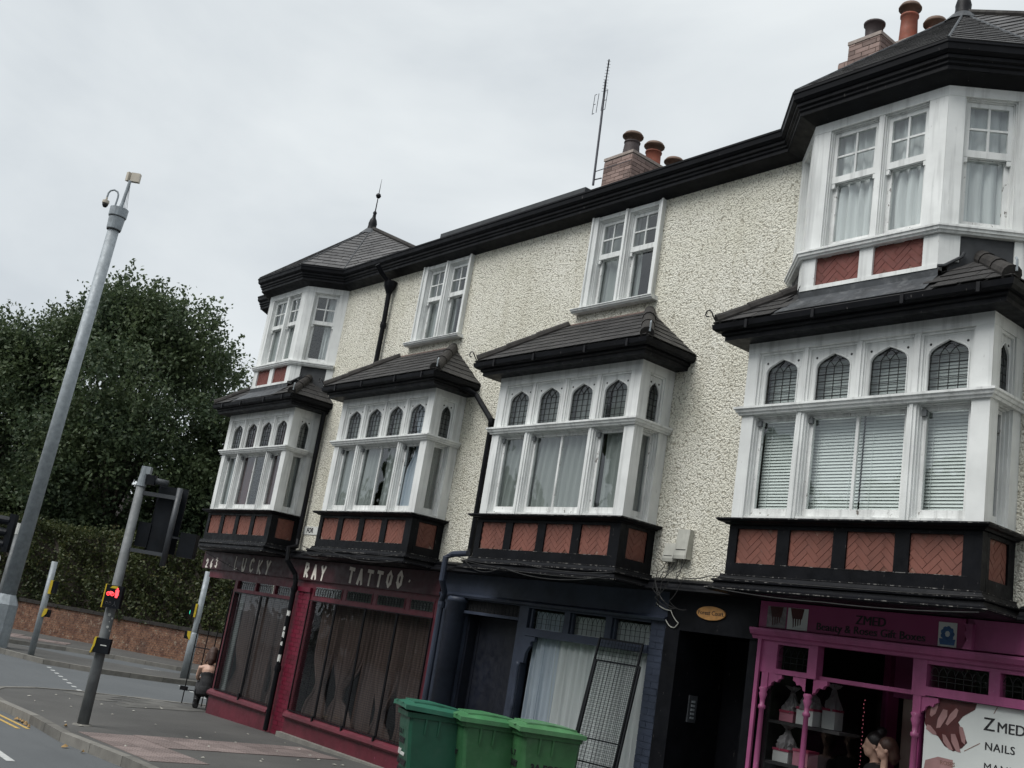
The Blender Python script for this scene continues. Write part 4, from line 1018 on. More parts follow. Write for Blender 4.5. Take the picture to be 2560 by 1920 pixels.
def guard(parent, F, s0, s1, z0, z1, d, mat='black_iron', wire=0.0022, py=0.034, px=0.5, fr=0.016):
    """wire window guard: steel frame with woven mesh"""
    g = MB(); 
    g.fbox(F, s0, s0+fr, z0, z1, d-.012, d+.012); g.fbox(F, s1-fr, s1, z0, z1, d-.012, d+.012); g.fbox(F, s0+fr, s1-fr, z0, z0+fr, d-.012, d+.012); g.fbox(F, s0+fr, s1-fr, z1-fr, z1, d-.012, d+.012)
    o = g.build('window_guard', M(mat), parent)
    w = MB(); z = z0+fr+py/2
    while z < z1-fr: w.fbox(F, s0+fr, s1-fr, z, z+wire*2, d-.003, d+.002); z += py
    s = s0+fr+px
    while s < s1-fr: w.fbox(F, s, s+wire*2, z0+fr, z1-fr, d-.006, d-.003); s += px
    T(w.build('wire_mesh', M(mat), parent), kind='stuff')

# ---------------- tattoo shop, maroon
SF = MB(); d0 = -.10
SF.fbox(FW, XL_+.0, -13.14, 2.62, 3.142, d0, 0)                                        # lintel zone behind the sign
SF.fbox(FW, -20.05, -19.93, .10, 2.62, d0, 0.01); SF.fbox(FW, -17.60, -17.44, .10, 2.62, d0, 0.0); SF.fbox(FW, -16.99, -16.90, .10, 2.62, d0, 0.0); SF.fbox(FW, -13.24, -13.12, .1, 2.62, d0, .008)
SF.fbox(FW, -19.93, -17.60, 2.40, 2.46, d0, .02); SF.fbox(FW, -16.90, -13.24, 2.43, 2.515, d0, .02)
for x in (-19.16, -18.38): SF.fbox(FW, x-.03, x+.03, 2.46, 2.62, d0, .004)
SF.fbox(FW, -16.90, -13.24, 2.70, 2.75, d0, .004)
for x in (-15.87, -14.92, -13.97): SF.fbox(FW, x-.055, x+.055, 2.515, 2.62, d0, .004); SF.fbox(FW, x-.055, x+.055, 2.62, 2.70, d0, .0045)
tat = SF.build('tattoo_shopfront', M('maroon'), terrace); T(tat, 'dark maroon painted shopfront at the corner with curtained windows behind wire guards')
# cut the lintel so the four leaded lights of the long window show: lights stand just proud of it
for a, b in ((-19.93, -19.19), (-19.13, -18.41), (-18.35, -17.60)): leaded_transom(tat, FW, a+.02, b-.02, 2.462, 2.618, -.03)
for a, b in ((-16.86, -15.94), (-15.80, -14.99), (-14.85, -14.04), (-13.90, -13.26)):
    MB().fbox(FW, a, b, 2.517, 2.70, .0, .006).build('light_frame', M('maroon'), tat)
    MB().fbox(FW, a+.03, b-.03, 2.535, 2.685, .006, .010).build('light_backing', M('curtain_dark'), tat)
    leaded_transom(tat, FW, a+.03, b-.03, 2.535, 2.685, .020, mat='mesh_steel')
pl = MB(); 
for a, b, zs in ((-20.07, -17.60, .40), (-16.99, -13.12, .44)):
    pl.fbox(FW, a, b, -.15, zs, d0, .03)
pl.build('plinth', M('maroon'), tat)
for a, b, z in ((-20.09, -17.60, .40), (-16.99, -13.12, .44)):
    MB().sweep([(a, 0), (b, 0)], [(-.1, z), (.075, z), (.095, z+.03), (.085, z+.075), (.05, z+.10), (.02, z+.12), (-.1, z+.13)]).build('shop_sill', M('maroon'), tat)
MB().fbox(FW, -17.44, -16.99, -.15, 2.62, d0, .015).build('pier_core', M('maroon'), tat)
brick_face(tat, Frame(FW(-17.44, 0, .015), FW.S, FW.N), 0, .45, .12, 2.62, 'maroon_bright', d=.005)
MB().fbox(FW, -17.46, -16.97, 2.58, 2.66, .0, .05).build('pier_cap', M('maroon_bright'), tat)
shop_pane(tat, -19.93, -17.60, .52, 2.40); shop_pane(tat, -16.90, -13.24, .56, 2.43)
for a, b in ((-19.92, -18.78), (-18.76, -17.60)): guard(tat, FW, a, b, .53, 2.40, .035)
for k in range(4): guard(tat, FW, -16.95+.935*k, -16.95+.935*k+.925, .57, 2.45, .035)
mb = MB()
for x in (-18.77, -16.02, -15.08, -14.14): mb.fbox(FW, x-.02, x+.02, .44, .60, .06, .085)
mb.build('guard_catch', M('black_iron'), tat)
MB().fbox(FW, -17.02, -13.1, -.1, gz(-15)+.045, .032, .13).build('door_step', M('kerb_stone'), tat)
for i, (a, b, tie, mt) in enumerate([(-19.75, -18.95, (.95, -19.25, .45), 'curtain_brown'), (-18.95, -18.25, None, 'curtain_brown'), (-18.2, -17.55, (.9, -17.9, .5), 'curtain_brown')]):
    curtain(FW, a, b, .5, 2.42, -.16, mt, f'brown gauzy curtain, {["left", "middle", "right"][i]} one in the short tattoo shop window', 'brown curtains in the tattoo shop', .045, tie=tie)
curtain(FW, -19.93, -19.74, .5, 2.42, -.10, 'curtain_grey', 'pale grey curtain strip at the corner edge of the tattoo shop window', 'brown curtains in the tattoo shop', .02, 3)
for i, (a, b, tie) in enumerate([(-16.8, -16.1, (1.05, -16.35, .3)), (-16.05, -15.15, (1.0, -15.75, .18)), (-15.2, -14.75, None), (-14.75, -14.05, (.85, -14.45, .25)), (-14.1, -13.2, (.7, -13.75, .6))]):
    curtain(FW, a, b, .45, 2.44, -.18, 'curtain_brown', f'brown gauzy curtain, {["first", "second", "third", "fourth", "fifth"][i]} from the left in the long tattoo shop window', 'brown curtains in the tattoo shop', .05, tie=tie)
for i, (x, z) in enumerate(((-14.40, 2.22), (-13.55, 2.18))):
    o = MB().lathe((x, .45, z), [(.004, -.02), (.018, -.012), (.022, 0), (.012, .02), (.01, .03)], 8).build('light_bulb', M('bulb_warm')); T(o, f'tiny warm bulb glowing behind the curtains of the tattoo shop, {["left", "right"][i]} one', 'bulb', 'bulbs in the tattoo shop')
# corner recess with its diagonal door
DG = Frame((-21.33, 1.35, 0), (1.28, -1.33, 0), (-1.33, -1.28, 0)); Ld = math.hypot(1.28, 1.33)
mb = MB().fbox(DG, 0, .35, -.15, 3.05, -.1, 0); mb.fbox(DG, 1.35, Ld, -.15, 3.05, -.1, 0); mb.fbox(DG, .35, 1.35, 2.2, 3.05, -.1, 0); mb.build('corner_entrance', M('maroon'), tat)
MB().fbox(DG, .36, 1.34, .05, 2.19, -.08, -.03).build('corner_door', M('navy_dark'), tat)
MB().box(XL_-.32, -13.14, 0.0, .29, 3.095, 3.141).build('recess_soffit', M('black_paint'), tat)
sign = MB().fbox(FW, -21.68, -13.13, 2.785, 3.135, .003, .055).build('fascia_sign', M('maroon_fascia')); T(sign, 'long dark maroon fascia sign over the corner shop with cream brush letters', 'sign')
brush(sign, FW, -21.50, 2.815, .165, '263', 'letter_cream', .056, .040, 1.35); brush(sign, FW, -20.42, 2.815, .2, '.', 'letter_cream', .056, .03)
brush(sign, FW, -20.15, 2.815, .235, 'LUCKY', 'letter_cream', .056, .046, 1.45)
brush(sign, FW, -17.70, 2.83, .2, '.', 'letter_cream', .056, .03)
brush(sign, FW, -17.28, 2.83, .225, 'RAY', 'letter_cream', .056, .05, 1.30); brush(sign, FW, -15.75, 2.835, .225, 'TATTOO', 'letter_cream', .056, .052, 1.30); brush(sign, FW, -13.98, 2.86, .2, '.', 'letter_cream', .056, .03)
hs = MB().fbox(FW, -17.72, -17.2, 3.60, 3.75, .002, .012).build('street_nameplate', M('sticker_white')); T(hs, 'white street nameplate reading FOR, partly hidden beside the second bay', 'sign')
lettering(hs, FW, -17.60, 3.635, .013, 'FOR', .125, 'letter_black', .003)

# ---------------- blue shop
BL = MB()
BL.fbox(FW, -13.12, -8.62, 2.83, 3.142, d0, .02); BL.fbox(FW, -13.14, -12.53, -.1, 2.83, d0, 0); BL.fbox(FW, -11.29, -11.10, .1, 2.83, d0, .01)
BL.fbox(FW, -12.53, -11.29, 2.78, 2.83, d0, .005); BL.fbox(FW, -12.53, -11.29, 2.585, 2.625, d0, .012)
BL.fbox(FW, -11.10, -8.87, 2.405, 2.505, d0, .03); BL.fbox(FW, -11.10, -8.87, 2.77, 2.83, d0, .01)
for x in (-10.33, -9.57): BL.fbox(FW, x-.055, x+.055, 2.505, 2.77, d0, .012)
BL.fbox(FW, -11.10, -8.87, -.1, .78, d0, .02); BL.fbox(FW, -11.10, -8.87, .78, .84, d0, .06)
BL.fbox(FW, -8.87, -8.62, -.1, 2.83, d0, .0)
blue = BL.build('blue_shopfront', M('navy'), terrace); T(blue, 'navy blue shopfront with dark door, leaded lights and white curtains')
MB().lathe((-12.66, -.03, -.1), [(.15, 0), (.15, 2.82), (.165, 2.83), (.165, 2.88), (.14, 2.90)], 20).build('round_pilaster', M('navy'), blue, smooth=True)
MB().sweep([(-13.12, -.02), (-8.62, -.02)], [(0, 2.80), (.035, 2.80), (.05, 2.83), (.02, 2.85), (0, 2.86)]).build('fascia_mould', M('navy'), blue)
for a, b in ((-11.06, -10.40), (-10.26, -9.64), (-9.50, -8.90)):
    MB().fbox(FW, a, a+.03, 2.51, 2.765, -.06, -.01).build('light_frame', M('navy'), blue); leaded_transom(blue, FW, a+.03, b, 2.515, 2.76, -.03)
mb = MB()
for k in range(16): mb.fbox(FW, -12.51+.08*k, -12.502+.08*k, 2.63, 2.775, -.03, -.022)
for k in range(4): mb.fbox(FW, -12.52, -11.3, 2.65+.034*k, 2.657+.034*k, -.022, -.016)
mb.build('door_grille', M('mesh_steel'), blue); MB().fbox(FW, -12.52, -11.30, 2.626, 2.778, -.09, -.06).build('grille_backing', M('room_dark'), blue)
dr = MB().fbox(FW, -12.50, -11.31, .15, 2.58, -.30, -.25); dr = dr.build('shop_door', M('navy_dark'), blue)
mb = MB(); mb.fbox(FW, -12.44, -12.40, .2, 2.55, -.25, -.24); mb.fbox(FW, -11.41, -11.37, .2, 2.55, -.25, -.24); mb.fbox(FW, -12.44, -11.37, 1.0, 1.06, -.25, -.238); mb.build('door_moulding', M('navy_dark'), blue)
mb = MB().box(-12.53, -12.47, 0.1, .3, .1, 2.58); mb.box(-11.35, -11.29, .1, .3, .1, 2.58); mb.build('door_reveal', M('navy_dark'), blue)
br = MB(); # pierced bracket in the window corner
br.fpoly(FW, [(-11.10, 2.40), (-10.88, 2.40), (-10.89, 2.34), (-10.93, 2.345), (-10.96, 2.32), (-10.95, 2.28), (-10.99, 2.25), (-11.03, 2.18), (-11.05, 2.05), (-11.10, 2.03)], -.03, .02); br.build('bracket', M('navy'), blue)
MB().lathe((-11.10, -.05, .85), [(.045, 0), (.045, .05), (.03, .07), (.02, .12), (.022, .6), (.035, .65), (.022, .7), (.02, 1.15), (.04, 1.2)], 12).build('colonnette', M('navy'), blue, smooth=True)
shop_pane(blue, -11.0, -8.87, .84, 2.405, -.03)
brick_face(blue, Frame(FW(-8.87, 0, 0), FW.S, FW.N), 0.0, .27, .3, 2.80, 'navy', d=.004)
for i, (a, b, mt) in enumerate(((-11.02, -10.76, 'curtain_pale'), (-10.80, -10.50, 'curtain_pale'), (-10.54, -9.82, 'curtain_white'), (-9.88, -8.86, 'curtain_white'))):
    curtain(FW, a, b, .7, 2.74, -.09, mt, f'white curtain, {["first", "second", "third", "fourth"][i]} from the left in the blue shop window', 'white curtains in the blue shop', .028)
# mesh screens leaning in front of the window
def screen(p0, p1, zb, zt, lean, label, rail=None):
    a, b = Vector(p0), Vector(p1); S = (b-a).normalized(); N = Vector((S.y, -S.x))
    L = (b-a).length
    def P(s, t): # t 0..1 up the screen
        q = a + S*s - N*lean*t; return Vector((q.x, q.y, zb + (zt-zb)*t))
    root = empty('mesh_screen', (a.x, a.y, zb), label, 'screen', 'wire screens leaning on the blue shop'); fr = MB(); r = .016
    for s in (0, L): fr.tube([P(s, 0), P(s, 1)], r, 4)
    for t in (0, 1) + tuple(rail or ()): fr.tube([P(0, t), P(L, t)], r*(1 if t in (0, 1) else .7), 4)
    fr.build('screen_frame', M('mesh_steel'), root)
    w = MB(); n = int(L/.046)
    for k in range(1, n): w.tube([P(L*k/n, 0), P(L*k/n, 1)], .0026, 3, False)
    n = int((zt-zb)/.046)
    for k in range(1, n): w.tube([P(0, k/n), P(L, k/n)], .0026, 3, False)
    T(w.build('wire_mesh', M('mesh_steel'), root), kind='stuff')
screen((-9.42, -.62), (-8.80, -.52), gz(-9)+.02, 2.50, .42, 'tall black wire mesh screen leaning against the blue shop window', (.36,))
screen((-9.20, -.80), (-8.62, -.66), gz(-9)+.02, 2.24, .40, 'shorter black wire mesh screen leaning in front of the taller one', (.28, .55))

# ---------------- passage to the flats
PS = MB(); PS.fbox(FW, -8.62, -7.32, 2.72, 3.142, d0, .02); PS.fbox(FW, -8.62, -8.40, -.1, 2.72, d0, .03); PS.fbox(FW, -7.42, -7.32, -.1, 2.72, d0, .0)
ent = PS.build('flats_entrance', M('black_paint'), terrace); T(ent, 'black painted entrance passage between the blue and the pink shop')
MB().box(-8.40, -7.42, .85, .9, .1, 2.72).build('entrance_door', M('black_paint'), ent); mb = MB().box(-8.44, -8.40, .1, .85, .1, 2.72); mb.box(-7.42, -7.38, .1, .85, .1, 2.72); mb.build('entrance_lining', M('black_paint'), ent)
mb = MB().box(-8.398, -8.38, .26, .40, 1.72, 2.02).build('intercom_panel', M('signal_grey'), ent)
b2 = MB()
for k in range(5): b2.box(-8.38, -8.374, .30, .36, 1.76+.045*k, 1.785+.045*k)
b2.build('intercom_button', M('galvanised'), ent)
ov = MB(); n = 28; F_ = FW
ov.fpoly(FW, [(-7.965+.205*math.cos(6.283*k/n), 2.945+.077*math.sin(6.283*k/n)) for k in range(n)], .021, .04)
ovo = ov.build('oval_sign', M('plaque_gold')); T(ovo, 'small golden oval sign over the dark entrance passage', 'sign')
lettering(ovo, FW, -7.965, 2.925, .041, 'Forest Court', .068, 'letter_black', 0, 'CENTER')

# ---------------- pink beauty shop
PK = MB()
PK.fbox(FW, -7.32, XR_, 2.735, 3.142, d0, .0)
PK.fbox(FW, -7.30, -7.05, 2.40, 2.735, d0, .0); PK.fbox(FW, -6.66, -6.55, 2.40, 2.735, d0, .012)
PK.fbox(FW, -5.50, -5.36, 2.40, 2.735, d0, .012); PK.fbox(FW, -7.05, -6.66, 2.40, 2.45, d0, .01); PK.fbox(FW, -5.36, XR_, 2.41, 2.49, d0, .02)
PK.fbox(FW, -7.05, -6.66, 2.70, 2.735, d0, .006); PK.fbox(FW, -5.36, XR_, 2.695, 2.735, d0, .006)
PK.fbox(FW, -6.55, -5.50, 2.40, 2.44, d0-.4, -.05)
for x in (-4.72, -4.0, -3.2): PK.fbox(FW, x-.05, x+.05, 2.49, 2.695, d0, .008)
pink = PK.build('pink_shopfront', M('pink'), terrace); T(pink, 'bright pink shopfront with turned posts and recessed doorway')
MB().sweep([(-7.36, 0), (XR_, 0)], [(-.02, 2.735), (.03, 2.735), (.045, 2.765), (.08, 2.78), (.105, 2.82), (.105, 2.845), (-.02, 2.855)]).build('fascia_shelf', M('pink'), pink)
leaded_transom(pink, FW, -7.05, -6.66, 2.46, 2.695, -.03, 5, 'mesh_steel')
for a, b in ((-5.34, -4.78), (-4.66, -4.06), (-3.94, -3.26)): leaded_transom(pink, FW, a, b, 2.50, 2.69, -.03, 7)
def turned_post(x, y, name='turned_post', r=.03):
    z0 = gz(x)+.25
    return MB().lathe((x, y, z0), [(r*1.5, 0), (r*1.5, .25), (r*.9, .28), (r*1.0, 1.0), (r*.85, 2.02-z0), (r*1.3, 2.03-z0), (r*1.3, 2.06-z0), (r*.85, 2.07-z0), (r*.9, 2.12-z0), (r*1.5, 2.18-z0), (r*1.15, 2.20-z0), (r*1.65, 2.23-z0), (r*1.2, 2.25-z0)], 14).build(name, M('pink'), pink, smooth=True)
for x in (-7.17, -6.62, -5.44): turned_post(x, -.01)
MB().fbox(FW, -7.29, -7.245, .1, 2.74, .0, .03).build('edge_post', M('pink'), pink)
def bracket(x, sg, top=2.40):
    pts = [(0, top), (.20, top), (.205, top-.04), (.17, top-.055), (.155, top-.085), (.12, top-.075), (.085, top-.095), (.075, top-.125), (.055, top-.135), (.035, top-.16), (0, top-.17)]
    MB().fpoly(FW, [(x+sg*s, z) for s, z in (pts if sg > 0 else pts)], -.045, .0).build('bracket', M('pink'), pink)
    MB().fbox(FW, x-.04, x+.04, 2.24, 2.398, -.045, .012).build('bracket_block', M('pink'), pink)
bracket(-7.17, 1); bracket(-6.62, -1); bracket(-6.62, 1); bracket(-5.44, 1)
MB().fbox(FW, -7.30, -6.55, -.1, .72, d0, .01).build('stall_riser', M('pink_deep'), pink); MB().fbox(FW, -5.50, XR_, -.1, .72, d0, .01).build('stall_riser', M('pink_deep'), pink)
shop_pane(pink, -7.15, -6.62, .72, 2.40, -.02)
FD = Frame((-6.60, 0.02, 0), (.35, 1, 0), (1, -.35, 0))          # return pane into the doorway
shop_pane(pink, 0, .95, .72, 2.42, 0, F=FD)
mb = MB().fbox(FD, .92, 1.06, .1, 3.0, -.06, .03); mb.build('door_post', M('pink_deep'), pink)
mb = MB().box(-6.24, -5.50, .93, .99, 2.36, 2.46); mb.box(-6.24, -5.50, .93, .97, 2.46, 3.0); mb.build('door_head', M('pink_deep'), pink)
MB().box(-6.22, -5.48, .98, 1.02, 2.48, 2.92).build('fanlight', M('beige_door'), pink)
MB().box(-6.22, -5.47, 1.10, 1.14, .1, 2.36).build('shop_inner_wall', M('beige_door'), pink)
MB().box(-5.46, -5.40, 0.0, 1.0, .1, 2.7).build('door_jamb', M('pink_deep'), pink)
MB().box(-6.62, -5.42, .06, .98, 2.94, 2.97).build('porch_ceiling', M('pink_deep'), pink)
# bright end block at the right of the fascia
MB().fbox(FW, -4.92, XR_, 2.865, 3.135, .0, .05).build('fascia_end', M('pink'), pink)
MB().fpoly(FW, [(-4.99, 2.86), (-4.90, 2.86), (-4.90, 3.09), (-4.97, 3.09), (-4.955, 3.03), (-4.975, 3.0), (-4.95, 2.95), (-4.97, 2.90)], .04, .10).build('fascia_console', M('pink'), pink)
sg = MB().fbox(FW, -7.30, -5.00, 2.865, 3.135, .003, .03).build('shop_sign', M('pink_sign')); T(sg, 'deep pink shop sign with black lettering and small pictures over the pink shop', 'sign')
for i_ in range(3): lettering(sg, FW, -5.97+.004*i_, 2.99, .031+.0006*i_, 'ZMED', .125, 'letter_black', 0, 'CENTER'); lettering(sg, FW, -5.985+.003*i_, 2.893, .031+.0006*i_, 'Beauty & Roses Gift Boxes', .107, 'letter_black', 0, 'CENTER', 1.03)
for a, b, mt in ((-7.20, -6.96, 'print_grey'), (-6.94, -6.69, 'poster_white'), (-5.26, -5.08, 'poster_white')): MB().fbox(FW, a, b, 2.868, 3.09, .030, .0315).build('printed_picture', M(mt), sg)
pr = MB()
for cx in (-7.08, -6.82):
    for k in range(4): pr.fpoly(FW, [(cx-.07+.032*k, 3.08), (cx-.045+.032*k, 3.08), (cx-.035+.028*k, 2.90+.01*k), (cx-.045+.028*k, 2.885+.01*k)], .0316+.0003*k, .0326+.0003*k)
    pr.fpoly(FW, [(cx-.09, 3.088), (cx+.08, 3.088), (cx+.06, 2.98), (cx-.06, 2.98)], .0316, .0322)
pr.build('printed_hands', M('print_brown'), sg)
rb = MB()
for k in range(9):
    a = 6.283*k/9; rb.lathe(FW(-5.17+.045*math.cos(a), 2.985+.05*math.sin(a), .031), [(.026, 0), (.022, .003)], 7, FW.N)
rb.fpoly(FW, [(-5.24, 2.885), (-5.10, 2.885), (-5.09, 2.94), (-5.25, 2.94)], .0315, .033); rb.build('printed_rose_box', M('print_blue'), sg)
# poster in the right-hand window
ps = MB().fbox(FW, -5.37, XR_-.3, .74, 2.405, -.04, -.03).build('window_poster', M('poster_white')); T(ps, 'large pale window poster showing a hand with painted nails and black lettering', 'poster')
D = -.029
def prn(name, polys, mt, d=D):
    m = MB()
    for i, q in enumerate(polys): m.fpoly(FW, q, d, d+.0012+.0002*i)
    m.build(name, M(mt), ps)
prn('printed_hand', [[(-5.368, 2.40), (-5.288, 2.403), (-4.886, 2.403), (-4.90, 2.35), (-5.01, 2.273), (-5.056, 2.209), (-5.16, 2.22), (-5.30, 2.20), (-5.368, 2.25)], [(-5.368, 2.26), (-5.05, 2.22), (-5.012, 2.159), (-4.956, 2.056), (-5.003, 2.001), (-5.081, 1.959), (-5.166, 1.992), (-5.233, 2.066), (-5.331, 2.10), (-5.368, 2.16)]], 'print_brown')
for q in ([(-5.276, 2.378), (-5.242, 2.353), (-5.268, 2.262), (-5.308, 2.227), (-5.325, 2.244), (-5.314, 2.314)], [(-5.198, 2.311), (-5.156, 2.308), (-5.157, 2.25), (-5.218, 2.145), (-5.254, 2.135), (-5.244, 2.218)], [(-5.075, 2.339), (-5.053, 2.323), (-5.07, 2.263), (-5.147, 2.175), (-5.168, 2.186), (-5.133, 2.273)],
          [(-5.345, 2.154), (-5.313, 2.149), (-5.257, 2.1), (-5.244, 2.074), (-5.287, 2.076), (-5.353, 2.114)], [(-5.193, 2.092), (-5.162, 2.087), (-5.117, 2.029), (-5.082, 1.969), (-5.123, 1.971), (-5.179, 2.028)], [(-5.111, 2.105), (-5.071, 2.112), (-5.036, 2.042), (-5.011, 1.962), (-5.051, 1.965), (-5.102, 2.04)], [(-5.04, 2.188), (-5.004, 2.179), (-4.973, 2.099), (-4.975, 2.034), (-5.006, 2.057), (-5.031, 2.128)]):
    prn('printed_nail', [q], 'print_nail', D+.002)
prn('printed_flower', [[(-5.34, 1.84), (-5.22, 1.89), (-5.08, 1.885), (-5.07, 1.70), (-5.36, 1.70)]], 'print_nail', D)
for a, b in (((-4.98, 1.98), (-4.84, 2.07)), ((-4.70, 2.40), (-4.73, 2.34))):
    p, q = Vector(a), Vector(b); t_ = (q-p).normalized(); n_ = Vector((-t_.y, t_.x))*.003; prn('printed_twig', [[tuple(p-n_), tuple(q-n_), tuple(q+n_), tuple(p+n_)]], 'print_tan', D)
lettering(ps, FW, -4.82, 2.19, D, 'Z', .16, 'letter_black'); lettering(ps, FW, -4.70, 2.19, D, 'MED', .125, 'letter_black')
lettering(ps, FW, -4.816, 2.19, D+.0006, 'Z', .16, 'letter_black'); lettering(ps, FW, -4.696, 2.19, D+.0006, 'MED', .125, 'letter_black'); lettering(ps, FW, -4.797, 2.025, D+.0006, 'NAILS', .095, 'letter_black', 0, spacing=1.1)
lettering(ps, FW, -4.80, 2.025, D, 'NAILS', .095, 'letter_black', 0, spacing=1.1); lettering(ps, FW, -4.80, 1.85, D, 'MANICURE', .095, 'letter_black', 0, spacing=1.1)
lettering(ps, FW, -5.20, 1.83, D+.0015, 'ROSES', .05, 'print_tan')
# shelves and gift boxes in the left-hand window
for z, nm in ((1.93, 'upper'), (1.52, 'lower')):
    o = MB().box(-7.2, -6.35, .18, .55, z-.03, z).build('display_shelf', M('room_dark')); T(o, f'dark {nm} display shelf inside the pink shop window', 'shelf')
def gift(x, y, z, w, h, mt, lab, bag=True):
    root = empty('gift_box', (x, y, z), lab, 'gift box', 'gift boxes in the pink shop window')
    MB().box(x-w/2, x+w/2, y-w/2, y+w/2, z, z+h).build('box', M(mt), root); MB().box(x-w/2-.006, x+w/2+.006, y-w/2-.006, y+w/2+.006, z+h-.02, z+h+.004).build('ribbon', M('gift_red' if mt != 'gift_red' else 'gift_white'), root)
    if bag:
        mb = MB(); n = 22; rings = [(w*.60, h-.02), (w*.58, h+.03), (w*.50, h+.07), (w*.38, h+.11), (w*.24, h+.15), (.03, h+.185), (.018, h+.195), (.05, h+.22), (.09, h+.25)]
        vs, fs = [], []
        for r, dz in rings:
            for k in range(n): q = r*random.uniform(.6, 1.15); vs.append((x+q*math.cos(6.283*k/n), y+q*math.sin(6.283*k/n), z+dz+random.uniform(-.01, .01)))
        for i in range(len(rings)-1):
            for k in range(n): fs.append((i*n+k, i*n+(k+1) % n, (i+1)*n+(k+1) % n, (i+1)*n+k))
        mb.add(vs, fs).build('cellophane_wrap', M('cellophane'), root)
gift(-7.02, .30, 1.935, .17, .11, 'gift_pink', 'pink gift box under cellophane on the upper shelf'); gift(-6.80, .32, 1.935, .20, .17, 'gift_white', 'white gift box under cellophane on the upper shelf')
gift(-6.60, .42, 1.935, .15, .2, 'gift_white', 'tall pale gift box at the right of the upper shelf')
gift(-7.04, .30, 1.525, .19, .13, 'gift_white', 'white gift box with red trim under cellophane on the lower shelf'); gift(-6.80, .30, 1.525, .18, .16, 'gift_pink', 'pink gift box on the lower shelf', False); gift(-6.95, .3, 1.12, .2, .15, 'gift_white', 'white gift box low down in the pink shop window')
fl = empty('string_lights', (-6.43, .72, 1.3), 'string of tiny pink fairy lights hanging beside the pink shop door', 'fairy lights')
wire = MB().tube([(-6.43, .72, 2.30), (-6.43, .72, 1.75), (-6.43, .72, 1.2)], .002, 4).build('wire', M('rubber'), fl)
bulb = MB().lathe((0, 0, 0), [(.001, -.006), (.006, 0), (.001, .006)], 6).mesh('bulb', M('fairy_light'))
for k in range(26): place('bulb', bulb, Matrix.Translation((-6.43+random.uniform(-.006, .006), .712, 2.28-.04*k)), fl)

# ---------------- pipes, boxes and cables on the facade
def pipe(name, pts, r, mat, label, collars=(), cat='pipe'):
    root = empty(name, pts[-1], label, cat)
    MB().tube(pts, r, 10).build('pipe', M(mat), root)
    for z, p in collars: MB().lathe((p[0], p[1], z), [(r*1.25, -.05), (r*1.35, 0), (r*1.25, .05)], 10).build('collar', M(mat), root)
    return root
rw = pipe('rainwater_pipe', [(-16.22, -.45, 8.50), (-16.22, -.33, 8.38), (-16.22, -.10, 8.22), (-16.22, -.08, 7.5), (-16.22, -.08, 6.0), (-16.22, -.06, 5.9)], .045, 'black_paint', 'black cast iron rainwater pipe with hopper between the left windows', [(7.45, (-16.22, -.08))])
MB().lathe((-16.22, -.10, 8.05), [(.05, 0), (.06, .03), (.11, .14), (.12, .20), (.12, .24)], 8).build('hopper', M('black_paint'), rw)
pipe('rainwater_pipe', [(-17.72, -.09, 5.9), (-17.72, -.09, 3.5), (-17.66, -.12, 3.36), (-17.62, -.30, 3.30), (-17.56, -.30, 3.08), (-17.50, -.12, 2.86), (-17.46, -.10, 2.72), (-17.46, -.10, .15)], .045, 'black_paint', 'black rainwater pipe running down between the two tattoo shop windows', [(2.6, (-17.46, -.10)), (1.2, (-17.46, -.1))])
pp = pipe('rainwater_pipe', [(-13.30, -.55, 6.0), (-13.12, -.20, 5.95), (-13.02, -.08, 5.88), (-12.55, -.08, 5.46), (-12.52, -.08, 5.3), (-12.52, -.08, 3.5), (-12.5, -.1, 3.4)], .042, 'black_paint', 'black rainwater pipe cranked between the second and third bays', [(5.42, (-12.52, -.08))])
pipe('rainwater_pipe', [(-12.40, -.20, 3.42), (-12.70, -.24, 3.39), (-12.78, -.30, 3.33), (-12.78, -.30, 3.0), (-12.86, -.16, 2.84), (-12.95, -.12, 2.70), (-12.95, -.11, .2)], .045, 'navy', 'blue painted rainwater pipe beside the round pilaster', [(2.66, (-12.95, -.11))])
for k, (z, h) in enumerate(((2.12, .09), (1.86, .07), (1.74, .10), (1.60, .06), (1.32, .12), (1.18, .06))):
    q_ = MB(); a0 = random.uniform(-2.3, -1.5); n_ = 5; sp_ = random.uniform(.9, 1.8)
    q_.add([(-17.46+.0472*math.cos(a0+sp_*i/n_), -.10+.0472*math.sin(a0+sp_*i/n_), z+e*h+random.uniform(-.012, .012)) for e in (0, 1) for i in range(n_+1)], [(i, i+1, n_+2+i, n_+1+i) for i in range(n_)])
    o = q_.build('sticker', M('sticker_white')); T(o, f'pale torn sticker round the black pipe by the tattoo shop, {["topmost", "second", "third", "fourth", "fifth", "lowest"][k]} of six', 'sticker', 'stickers on the pipe')
def meter(x0, x1, z0, z1, lab):
    r = empty('service_box', ((x0+x1)/2, -.0, z0), lab, 'service box'); mb = MB()
    mb.fpoly(Frame((x0, 0, 0), (0, -1, 0), (-1, 0, 0)), [(.003, z0), (.10, z0), (.105, z0+.04), (.075, z1), (.003, z1)], 0, -(x1-x0)); mb.build('cover', M('meter_box'), r)
    MB().fbox(FW, x0+.02, x1-.02, z0+(z1-z0)*.3, z0+(z1-z0)*.3+.006, .095, .104).build('label_slot', M('letter_black'), r)
meter(-8.74, -8.575, 3.49, 3.71, 'small pale grey service box, lower of the two on the wall above the passage'); meter(-8.565, -8.375, 3.53, 3.88, 'tall pale grey service box, larger of the two on the wall above the passage')
